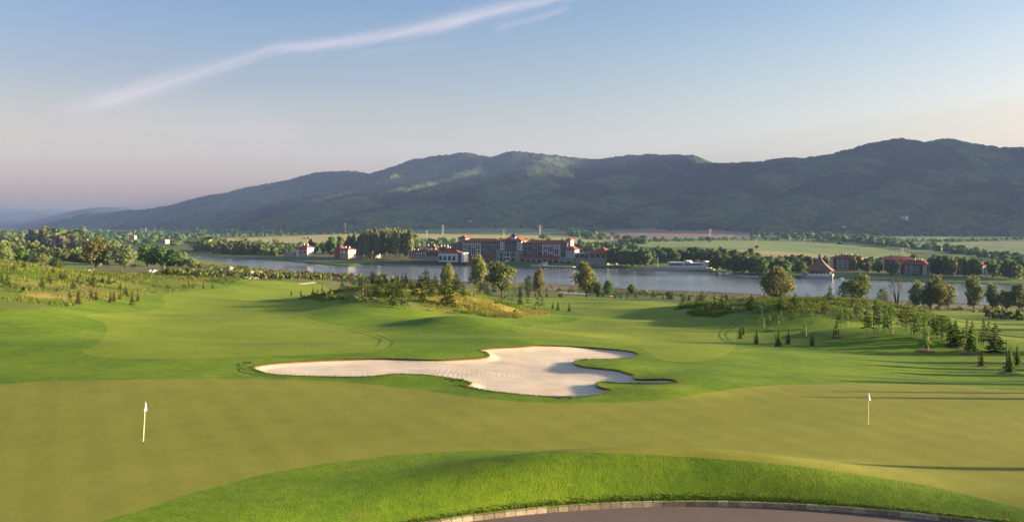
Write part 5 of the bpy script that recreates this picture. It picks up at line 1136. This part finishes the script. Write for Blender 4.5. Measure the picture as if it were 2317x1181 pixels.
m.build('window', P_glass, o); block(o, X(1520), X(1602), -2.5, .9, G, Z(602, 1560), P_white, 'terrace_wall'); block(o, X(1462), X(1618), -6, -2.6, G, Z(605.3, 1540), P_deck, 'promenade')
# --- tiered tower roof (restaurant on the water)
o, X, Z = site('lakeside_pavilion', 1827, 650, 1878, 643, 622, 'lakeside pavilion with a concave tiered spire roof standing at the water edge', 'pavilion')
x1 = X(1878); cx_ = x1 / 2; half = x1 / 2; yc = half; block(o, 1.0, x1 - 1, 1.0, 2 * half - 1, 0, Z(613.5, 1860), P_glass, 'glazing'); block(o, -1, x1 + 1, -1, 2 * half + 1, Z(615, 1860), Z(613, 1860), P_red, 'fascia'); m = MB()
for k in range(7): xx = x1 * k / 6; m.box(xx - .22, xx + .22, 0, .4, 0, Z(615, 1860)); m.box(x1 - .4, x1, xx * 1.0 - .22, xx + .22, 0, Z(615, 1860))
m.build('column', P_yel, o); block(o, -1.5, x1 + 2, -2.5, 2 * half + 1, G, -.0, P_grey, 'deck'); m = MB(); [m.box(x1 * k / 5 + .1, x1 * (k + 1) / 5 - .1, -2.7, -2.55, -1.0, 1.0) for k in range(5)]; m.box(x1 + 2.05, x1 + 2.2, -2, 6, -1, 1); m.build('balustrade', P_white, o)
zb0 = Z(613, 1860); zt0 = Z(577, 1862); m = MB(); NT_ = 15
for k in range(NT_):
    f0, f1 = k / NT_, (k + 1) / NT_; r0 = half * (1 - f0) ** 1.8 * 1.16 + .7; r1 = half * (1 - f1) ** 1.8 * 1.16 + .7; za, zb_ = zb0 + (zt0 - zb0) * f0, zb0 + (zt0 - zb0) * f1
    b0 = len(m.V); m.V += [(cx_ + sx_ * r, yc + sy_ * r, z_) for r, z_ in ((r0, za), (r0 * .97, za + (zb_ - za) * .35), (r1 * .97, zb_)) for sx_, sy_ in ((-1, -1), (1, -1), (1, 1), (-1, 1))]
    for q in (0, 4): m.Q += [(b0 + q + j, b0 + q + (j + 1) % 4, b0 + q + 4 + (j + 1) % 4, b0 + q + 4 + j) for j in range(4)]
m.box(cx_ - .7, cx_ + .7, yc - .7, yc + .7, zt0 - .5, zt0 + .3); m.build('tiered_roof', plain('shingle_roof', (.22, .12, .085), .9, .25, 1.2), o); m = MB(); block(o, -4.5, -1.6, 1, 8, G, .8, P_grey, 'side_terrace')
b_ = MB(); xx = (1898 - CX) / F * 634; b_.box(-1.5, 1.6, -2.6, 2.6, -.3, .7); b_.box(-1.0, 1.0, -1.5, 1.2, .7, 1.7); o = b_.build('boat', P_white); o.location = (xx + .5, 630, LAKE_Z); tag(o, 'white motor boat moored at the right end of the tiered-roof pavilion', 'boat')
# --- apartment houses
def apart(pa, Ya, pb, Yb, row, eave, top, label, nf=4, endw=True, wleft=True):
    o, X, Z = site('apartment_house', pa, Ya, pb, Yb, row, label, 'apartment house'); x1 = X(pb); ze = Z(eave, (pa + pb) / 2); zt = Z(top, (pa + pb) / 2); dep = 14
    mb = x1 * (.86 if endw else 1); block(o, 0, mb, 0, dep, G, ze, P_red)
    bw = x1 * .10
    for xa_ in ((0, mb - bw) if wleft else (mb - bw,)): block(o, xa_, xa_ + bw, -1.4, -.05, G, ze - .6, P_white, 'balcony_tower'); floors(o, xa_ + .3, xa_ + bw - .3, -1.4, 0, ze - .6, nf, 1, .7, .45)
    xa_, xb_ = mb * .28, mb * .74; block(o, xa_, xb_, -1.0, -.05, G, ze - 1.2, P_grey, 'loggia'); floors(o, xa_ + .4, xb_ - .4, -1.0, 0, ze - 1.2, nf, 2, .85, .42)
    floors(o, bw + .3, xa_ - .3, 0, 0, ze, nf, 2, .42, .4); floors(o, xb_ + .3, mb - bw - .3, 0, 0, ze, nf, 2, .42, .4)
    if endw: block(o, mb + .02, x1, 1.5, 10, G, ze - 1.0, P_white, 'end_wall'); m = MB(); [m.box(x1 + .02, x1 + 1.6, 3, 9, ze * (k + .2) / nf, ze * (k + .55) / nf) for k in range(nf)]; m.build('balcony', P_white, o)
    r = MB().hip(0, mb, -.5, dep, ze, zt - ze, 1.1).build('roof', P_tile, o)
    for k in range(8):
        f = (k + .5) / 8; xx = mb * (.06 + .9 * f); zc_ = ze + (zt - ze) * (1 if .25 < f < .75 else .5); yy_ = dep * (.5 if k % 2 else .3); block(r, xx - .45, xx + .45, yy_, yy_ + .9, ze + .3, zc_ + 1.2, P_cream if k % 2 else P_red, 'chimney')
    return o, X, Z
apart(1879, 760, 1946, 740, 609, 583.5, 577, 'apartment house with red roof right behind the tiered tower roof', 4)
apart(1993, 745, 2066, 735, 617, 587, 580, 'rear wing of the double apartment house with white left end', 4, endw=False)
apart(2030, 690, 2110, 668, 622.5, 597.5, 589, 'front wing of the double apartment house with many roof chimneys', 4)
apart(2158, 690, 2238, 668, 625, 600, 592.5, 'rightmost apartment house half hidden by trees', 4)
# --- promenade, jetty, steps, cars
o, X, Z = site('jetty', 1203, 800, 1300, 776, 603, 'long low landing stage at the water in front of the hotel', 'jetty'); m = MB().box(0, X(1300), -3, 2, Z(603.5, 1250), Z(601.6, 1250)); [m.box(X(q) - .3, X(q) + .3, -3.2, -3.02, -2.5, 1) for q in range(1205, 1300, 8)]; m.build('deck', P_grey, o)
o, X, Z = site('steps', 1219, 812, 1228, 810, 600, 'pale stairway running down the lawn to the landing stage', 'stairs'); m = MB(); [m.box(0, X(1228), k * 1.2, k * 1.2 + 1.25, -1.5, .1 + k * .35) for k in range(9)]; m.build('flight', P_deck, o)
M_bank = plain('embankment', (.10, .095, .08), .9, .3, .5)
V, Q = [], []; P = smooth_poly([(845, 593), (900, 594.5), (980, 596), (1060, 597), (1140, 598.5), (1200, 599.5)], 6, False)
for k, (p, r) in enumerate(P):
    x, y = proj(p, r); z = gz(x, y); V += [(x, y, z - .5), (x, y, z + .9), (x, y + .6, z + .9), (x, y + .6, z - .5)]
    if k: b0 = 4 * k; Q += [(b0 - 4, b0, b0 + 1, b0 - 3), (b0 - 3, b0 + 1, b0 + 2, b0 - 2), (b0 - 2, b0 + 2, b0 + 3, b0 - 1)]
o = link('embankment_wall', np_mesh('embankment_wall', V, Q, M_bank, smooth=False)); tag(o, 'low dark retaining wall along the lawn below the grove and hotel', 'wall')
def car(px, row, cpaint, label, ln=4.4, hi=1.5):
    x, y = proj(px, row); z = gz(x, y); e = empty('parked_car', (x, y, z), random.Random(px).random() * .5); tag(e, label, 'car', None); m = MB(); w = .9; b0 = 0
    pr = [(-ln / 2, .35), (-ln / 2, .85), (-ln * .3, .95), (-ln * .18, hi), (ln * .22, hi), (ln * .36, .95), (ln / 2, .8), (ln / 2, .35)]; n = len(pr)
    m.V = [(a, s_ * w, q) for s_ in (-1, 1) for a, q in pr]; m.Q = [(k, (k + 1) % n, n + (k + 1) % n, n + k) for k in range(n)] + [(0, 1, 2, 7), (7, 2, 5, 6), (2, 3, 4, 5), (8, 9, 10, 15), (15, 10, 13, 14), (10, 11, 12, 13)]
    m.build('body', cpaint, e)
    for sx_ in (-1, 1):
        for sy_ in (-1, 1):
            wm = MB(); a = [2 * math.pi * k / 10 for k in range(10)]; wm.V = [(sx_ * ln * .31 + .33 * math.cos(t_), sy_ * (.9 + q), .33 + .33 * math.sin(t_)) for q in (-.12, .05) for t_ in a]; wm.Q = [(k, (k + 1) % 10, 10 + (k + 1) % 10, 10 + k) for k in range(10)]; wm.V += [(sx_ * ln * .31, sy_ * .96, .33)]; wm.Q += [(10 + k, 10 + (k + 1) % 10, 20, 20) for k in range(10)]; wm.build('wheel', P_slate, e)
C_w = NT('white_car_paint').done((.75, .74, .72), .25); C_y = NT('cream_car_paint').done((.65, .5, .3), .25)
car(1343, 597.5, C_y, 'long cream van parked in front of the stone annex', 10, 2.6); car(1390, 598, C_w, 'white car under the willows right of the annex'); car(1395, 598.5, C_w, 'second white car under the willows, right of the first'); car(1428, 600, C_w, 'white car at the left of the pair near the tree gap'); car(1436, 600, C_w, 'white car at the right of the pair near the tree gap')
car(1040, 588.5, C_y, 'cream car at the left end of the hotel forecourt'); car(1049, 590, C_y, 'cream car right of the first in the hotel forecourt'); car(1147, 592.5, C_w, 'white car before the hotel portal'); car(1209, 592.5, C_w, 'white car on the forecourt right of the portal')
o = link('flagpole', np_mesh('flagpole', *tube([(0, 0, 0), (0, 0, 9)], [.16, .1], 6), P_white)); x, y = proj(1488.5, 603.5); o.location = (x, y, gz(x, y)); tag(o, 'white mast on the shore left of the restaurant', 'mast')
bm2 = MB(); bm2.box(-6, 6, -1.5, 1.5, -.2, .25); bm2.box(-5.8, -3.5, -1.3, 1.3, .25, 1.1); bm2.box(1, 5.5, -1.3, 1.3, .25, .8); o = bm2.build('pontoon', C_w); x = (1641 - CX) / F * 715; o.location = (x, 715, LAKE_Z); tag(o, 'small white pontoon with boats floating right of the restaurant', 'pontoon')
# --- power pylons
M_pyl = plain('galvanised_steel', (.42, .33, .27), .6, .1, 1)
def pylon_mesh():
    m = []; L = lambda p, q, r=.012: m.append(tube([p, q], [r * .5, r * .5], 4))
    for a, b in ((-1, -1), (1, -1), (1, 1), (-1, 1)): L((a * .085, b * .085, 0), (a * .022, b * .022, .7)); L((a * .022, b * .022, .7), (0, 0, 1))
    for k in range(6):
        z0, z1 = k * .115, (k + 1) * .115; w0, w1 = .085 - .063 * z0 / .7, .085 - .063 * z1 / .7
        for s_ in (-1, 1): L((-w0, s_ * w0, z0), (w1, s_ * w1, z1), .006); L((w0, s_ * w0, z0), (-w1, s_ * w1, z1), .006); L((s_ * w0, -w0, z0), (s_ * w1, w1, z1), .006)
    for z, w in ((.72, .24), (.83, .18), (.93, .13)): L((-w, 0, z), (w, 0, z), .011); L((-w, 0, z), (0, 0, z + .05), .006); L((w, 0, z), (0, 0, z + .05), .006)
    return cat(m)
pm = np_mesh('pylon', *pylon_mesh(), M_pyl, smooth=False)
for px, top, base, lab in [(595, 509, 525, 'power pylon beside the tiny white house on the left'), (447, 513, 527, 'faint power pylon far left over the wood'), (330, 515, 529, 'faintest power pylon at the far left foot of the mountain'), (781, 504, 528, 'tall power pylon behind the slim lakeside trees'), (1002, 508, 531, 'tall power pylon over the yellow field left of the hotel'), (966, 520, 537, 'short wide pylon just left of the tall one by the yellow field'),
                        (1140, 519, 535, 'short pylon rising just left of the hotel cupola'), (1222, 507, 532, 'tall pylon standing behind the right wing of the hotel'), (1385, 531, 546, 'short pylon in front of the ploughed field'), (1607, 517, 541, 'tall pylon in the fields above the restaurant'), (1710, 542, 560, 'short pylon in the yellow-green field'), (2094, 541, 563, 'pylon in the right field above the double apartment house'), (2042, 560, 578, 'short pylon directly behind the double apartment house'), (637, 519, 531, 'small pylon left of the yellow field')]:
    x, y = proj(px, base)
    if y > 3600: y = 3600; x = (px - CX) / F * y
    z = gz(x, y); hh = (HC - (top - HZ) * y / F) - z; o = link('power_pylon', pm); o.location = (x, y, z); w = 30 * (1.0 if top < 512 or hh > 20 else .9); o.scale = (w, w * .8, hh); o.rotation_euler = (0, 0, .3); tag(o, lab, 'pylon')
# --- hay bales dotted over the yellow field
# ---------------------------------------------------------------- things on the course
M_pole = NT('flagstick_paint').done((.84, .79, .52), .4); M_cloth = NT('flag_cloth').done((.85, .80, .74), .8)
def flagstick(px, row, top, lean, label, bent, cw):
    x, y = proj(px, row); z = gz(x, y); H = (row - top) * y / F; e = empty('golf_flag', (x, y, z)); tag(e, label, 'golf flag')
    v, f = tube([(0, 0, -.05), (lean * .5, 0, H * .5), (lean, 0, H)], [.022, .020, .016], 8); link('pole', np_mesh('pole', v, f, M_pole), e)
    v, f = tube([(0, 0, -.012), (0, 0, .012)], [.054, .054], 14); link('cup', np_mesh('cup', v, f, M_cloth), e)
    V, Q = [], []; nx, nz = 8, 10
    for j in range(nz):
        g = j / (nz - 1); zz = H - .02 - g * H * .235; wd = (.03 + .18 * g) * cw
        for i in range(nx):
            q = i / (nx - 1); fold = math.sin(q * 7 + g * 2) * .045 * g; V.append((lean * zz / H + (q - .42 + bent * (g - .4)) * wd, fold - .028, zz - .05 * g * (1 - q) + .02 * math.sin(q * 5) * g))
    idq = np.arange(nx * nz).reshape(nz, nx); q = np.stack([idq[:-1, :-1], idq[:-1, 1:], idq[1:, 1:], idq[1:, :-1]], -1).reshape(-1, 4); o = link('flag', np_mesh('flag', V, q, M_cloth), e)
    sm_ = o.modifiers.new('thickness', 'SOLIDIFY'); sm_.thickness = .006
flagstick(324, 997, 908, .13, 'leaning flagstick with limp white flag at the left of the putting green', -.2, 1.25)
flagstick(1965, 960, 888, 0, 'upright flagstick with limp white flag at the right of the putting green', .35, 1.0)
flagstick(1134 + 0, 640, 632, 0, 'tiny flagstick on the distant green behind the central knoll', .2, 1) if False else None
M_blk = plain('black_rake_plastic', (.015, .015, .015), .5, .2, 3)
def rake(px, row, rot, ln, label):
    x, y = proj(px, row); z = gz(x, y); e = empty('bunker_rake', (x, y, z + .05), rot); tag(e, label, 'rake')
    v, f = tube([(0, 0, .10), (0, ln, .03)], [.018, .018], 6); link('handle', np_mesh('handle', v, f, M_blk), e)
    m = MB().box(-.36, .36, -.03, .03, .07, .12); [m.box(-.34 + .068 * k, -.325 + .068 * k, -.025, .025, -.04, .07) for k in range(11)]; m.build('rake_head', M_blk, e)
rake(559, 823, .1, -1.6, 'black rake lying left of the bunker tip'); rake(1044, 862, 1.25, 1.5, 'black rake on the grass tongue at the near left bunker edge'); rake(1290, 901, 1.4, 1.4, 'black rake at the nearest edge of the bunker'); rake(1326, 815, 1.3, 1.2, 'black rake on the grass tongue at the far right of the bunker')
# shade sails by the pond on the left
M_sail = NT('white_canvas').done((.62, .56, .54), .8, spec=.2)
def sail(px, row, wpx, hpx, label, Y=330):
    x = (px - CX) / F * Y; s = Y / F; w, h_ = wpx * s, hpx * s; zb = max(gz(x, Y), HC - (row - HZ) * Y / F); zg = gz(x, Y); e = empty('canopy', (x, Y, zg)); tag(e, label, 'canopy'); zo = zb - zg; n = 7; V = []
    for i in range(n):
        for j in range(n):
            a, b = i / (n - 1) * 2 - 1, j / (n - 1) * 2 - 1; V.append((a * w / 2, b * w / 2, zo + .3 + h_ * (.25 + .75 * abs(a)) * (.6 + .4 * abs(b))))
    idq = np.arange(n * n).reshape(n, n); q = np.stack([idq[:-1, :-1], idq[:-1, 1:], idq[1:, 1:], idq[1:, :-1]], -1).reshape(-1, 4); o = link('sail', np_mesh('sail', V, q, M_sail), e); o.modifiers.new('t', 'SOLIDIFY').thickness = .05
    v, f = cat([tube([(0, 0, -.2), (0, 0, zo + .6 + h_ * .1)], [.12, .1], 6)]); link('post', np_mesh('post', v, f, M_bark), e)
sail(345, 621, 19, 10, 'white canopy shaped like an upturned tent at the right of the pond'); sail(197, 622, 22, 11, 'white canopy behind the staked conifers at the left of the pond')
# pond
V = []
for p, r in [(140, 624), (170, 620), (230, 619.5), (300, 619), (380, 619), (400, 621), (380, 623.5), (300, 625), (220, 626.5), (160, 626.5)]: V.append(((p - CX) / F * 352, 0, 0))
PZ = HC - (622 - HZ) * 352 / F
pts = [((p - CX) / F * (HC - PZ) * F / (r - HZ), (HC - PZ) * F / (r - HZ)) for p, r in [(110, 624), (150, 619.5), (230, 618.5), (310, 618), (390, 618.5), (420, 621), (390, 624), (300, 626), (220, 627), (150, 627)]]
pts = smooth_poly(pts, 4); V = [(a, b, PZ + .02) for a, b in pts]; V.append((pts[:, 0].mean(), pts[:, 1].mean(), PZ + .02)); n = len(pts); Q = [(i, (i + 1) % n, n) for i in range(n)]
o = link('pond_water', np_mesh('pond_water', V, np.array(Q), M_water)); o['kind'] = 'structure'
# rocks at the small water feature and along the near bank
M_rock = plain('rock', (.16, .13, .12), .95, .4, 2); M_pale = plain('pale_boulder', (.42, .30, .24), .95, .25, 2); rr_ = random.Random(4)
def rock(px, row, s, mt, label, group):
    x, y = proj(px, row); bm_ = bmesh.new(); bmesh.ops.create_icosphere(bm_, subdivisions=2, radius=1)
    for v in bm_.verts: v.co *= 1 + .28 * float(fbm(np.array([v.co.x * 1.3 + px]), np.array([v.co.y * 1.3 + v.co.z * 1.7]), 2, int(px))[0])
    me = bpy.data.meshes.new('rock'); bm_.to_mesh(me); bm_.free(); me.materials.append(mt); o = link('rock', me); o.location = (x, y, gz(x, y) + s * .2); o.scale = (s * 1.3, s, s * .75); o.rotation_euler = (0, 0, rr_.random() * 6); tag(o, label, 'rock', group)
for k in range(14): rock(552 + k * 2.6 + rr_.uniform(-1, 1), 630.5 + rr_.uniform(-1.5, 1.5), .5 + .5 * rr_.random(), M_rock, 'dark rock in the low pile at the end of the left fairway', 'dark rocks at the fairway end')
for k, (px, row, s) in enumerate([(519, 611, 1.9), (533, 615.5, 1.2), (568, 618.5, 1.4), (587, 619, 1.3), (1438, 664, .9), (1390, 665, .8), (1412, 663, .7), (1466, 668, .8), (500, 612, .8)]): rock(px, row, s, M_pale, 'pale boulder on the brown bank of the lake', 'pale boulders on the lake bank')
# stake fence along the shore path
e = empty('wire_fence', (0, 0, 0)); tag(e, 'low post and wire fence along the brown near bank of the lake', 'fence'); PF = []
for k in range(60): q = 1560 + k * 12.5; y = 41 * F / np.interp(q - CX + CX, [1420, 1478, 1605, 1732, 1833, 1983, 2176, 2317], [145, 149, 152, 159, 163, 171, 180, 187]) - 24; PF.append(((q - CX) / F * y, y, 0))
wv_ = []
for k, (x, y, _) in enumerate(PF):
    z = gz(x, y); v, f = tube([(x, y, z - .2), (x, y, z + 1.3)], [.07, .06], 5); link('post', np_mesh('post', v, f, M_stake, smooth=False), e)
    if k: x0, y0, _ = PF[k - 1]; z0 = gz(x0, y0); wv_.append(tube([(x0, y0, z0 + 1.1), (x, y, z + 1.1)], [.02, .02], 4)); wv_.append(tube([(x0, y0, z0 + .6), (x, y, z + .6)], [.02, .02], 4))
v, f = cat(wv_); link('wire', np_mesh('wire', v, f, M_stake), e)

# trees of the clubhouse garden to the right, outside the frame: their long shadows cross the green and the fairway
for k, (x, y, hh, w, key) in enumerate([(47, 42.6, 5.2, .9, 'n_tall'), (58, 60.5, 6.0, 1.0, 'n_grey'), (66, 63.2, 6.6, .9, 'n_tallg'), (70, 70, 6.5, 4, 'n_dark'), (66, 76, 5.6, 3, 'n_tall'), (72, 82, 5, 3, 'n_grey'), (78, 87, 6, 4, 'n_tallg'), (86, 94, 7, 4, 'n_dark'),
      (98, 104, 8, 5, 'n_grey'), (110, 116, 9, 5, 'n_tall'), (125, 132, 10, 6, 'n_dark'), (138, 148, 10, 6, 'n_grey'), (150, 165, 11, 7, 'n_tall'), (160, 182, 11, 7, 'n_dark'), (175, 205, 12, 8, 'n_grey')]):
    add_tree('broadleaf_tree', key, (x, y, gz(x, y)), hh, w, 'garden tree standing outside the right edge of the picture', 'tree', 'garden trees beyond the right edge')
# every member of a group gets its own label, counted from the left
ONE = 'first second third fourth fifth sixth seventh eighth ninth tenth eleventh twelfth thirteenth fourteenth fifteenth sixteenth seventeenth eighteenth nineteenth'.split()
TEN = {2: ('twentieth', 'twenty-'), 3: ('thirtieth', 'thirty-'), 4: ('fortieth', 'forty-')}
def ordinal(n):
    if n < 20: return ONE[n - 1]
    return TEN[n // 10][0] if n % 10 == 0 else TEN[n // 10][1] + ONE[n % 10 - 1]
grp = {}
for o in scene.objects:
    if o.parent is None and o.get('group'): grp.setdefault(o['group'], []).append(o)
for g_, os_ in grp.items():
    os_.sort(key=lambda o: o.location.x / o.location.y)
    if len(os_) > 1:
        for k, o in enumerate(os_): o['label'] = ordinal(k + 1) + ' from left, ' + o['label']
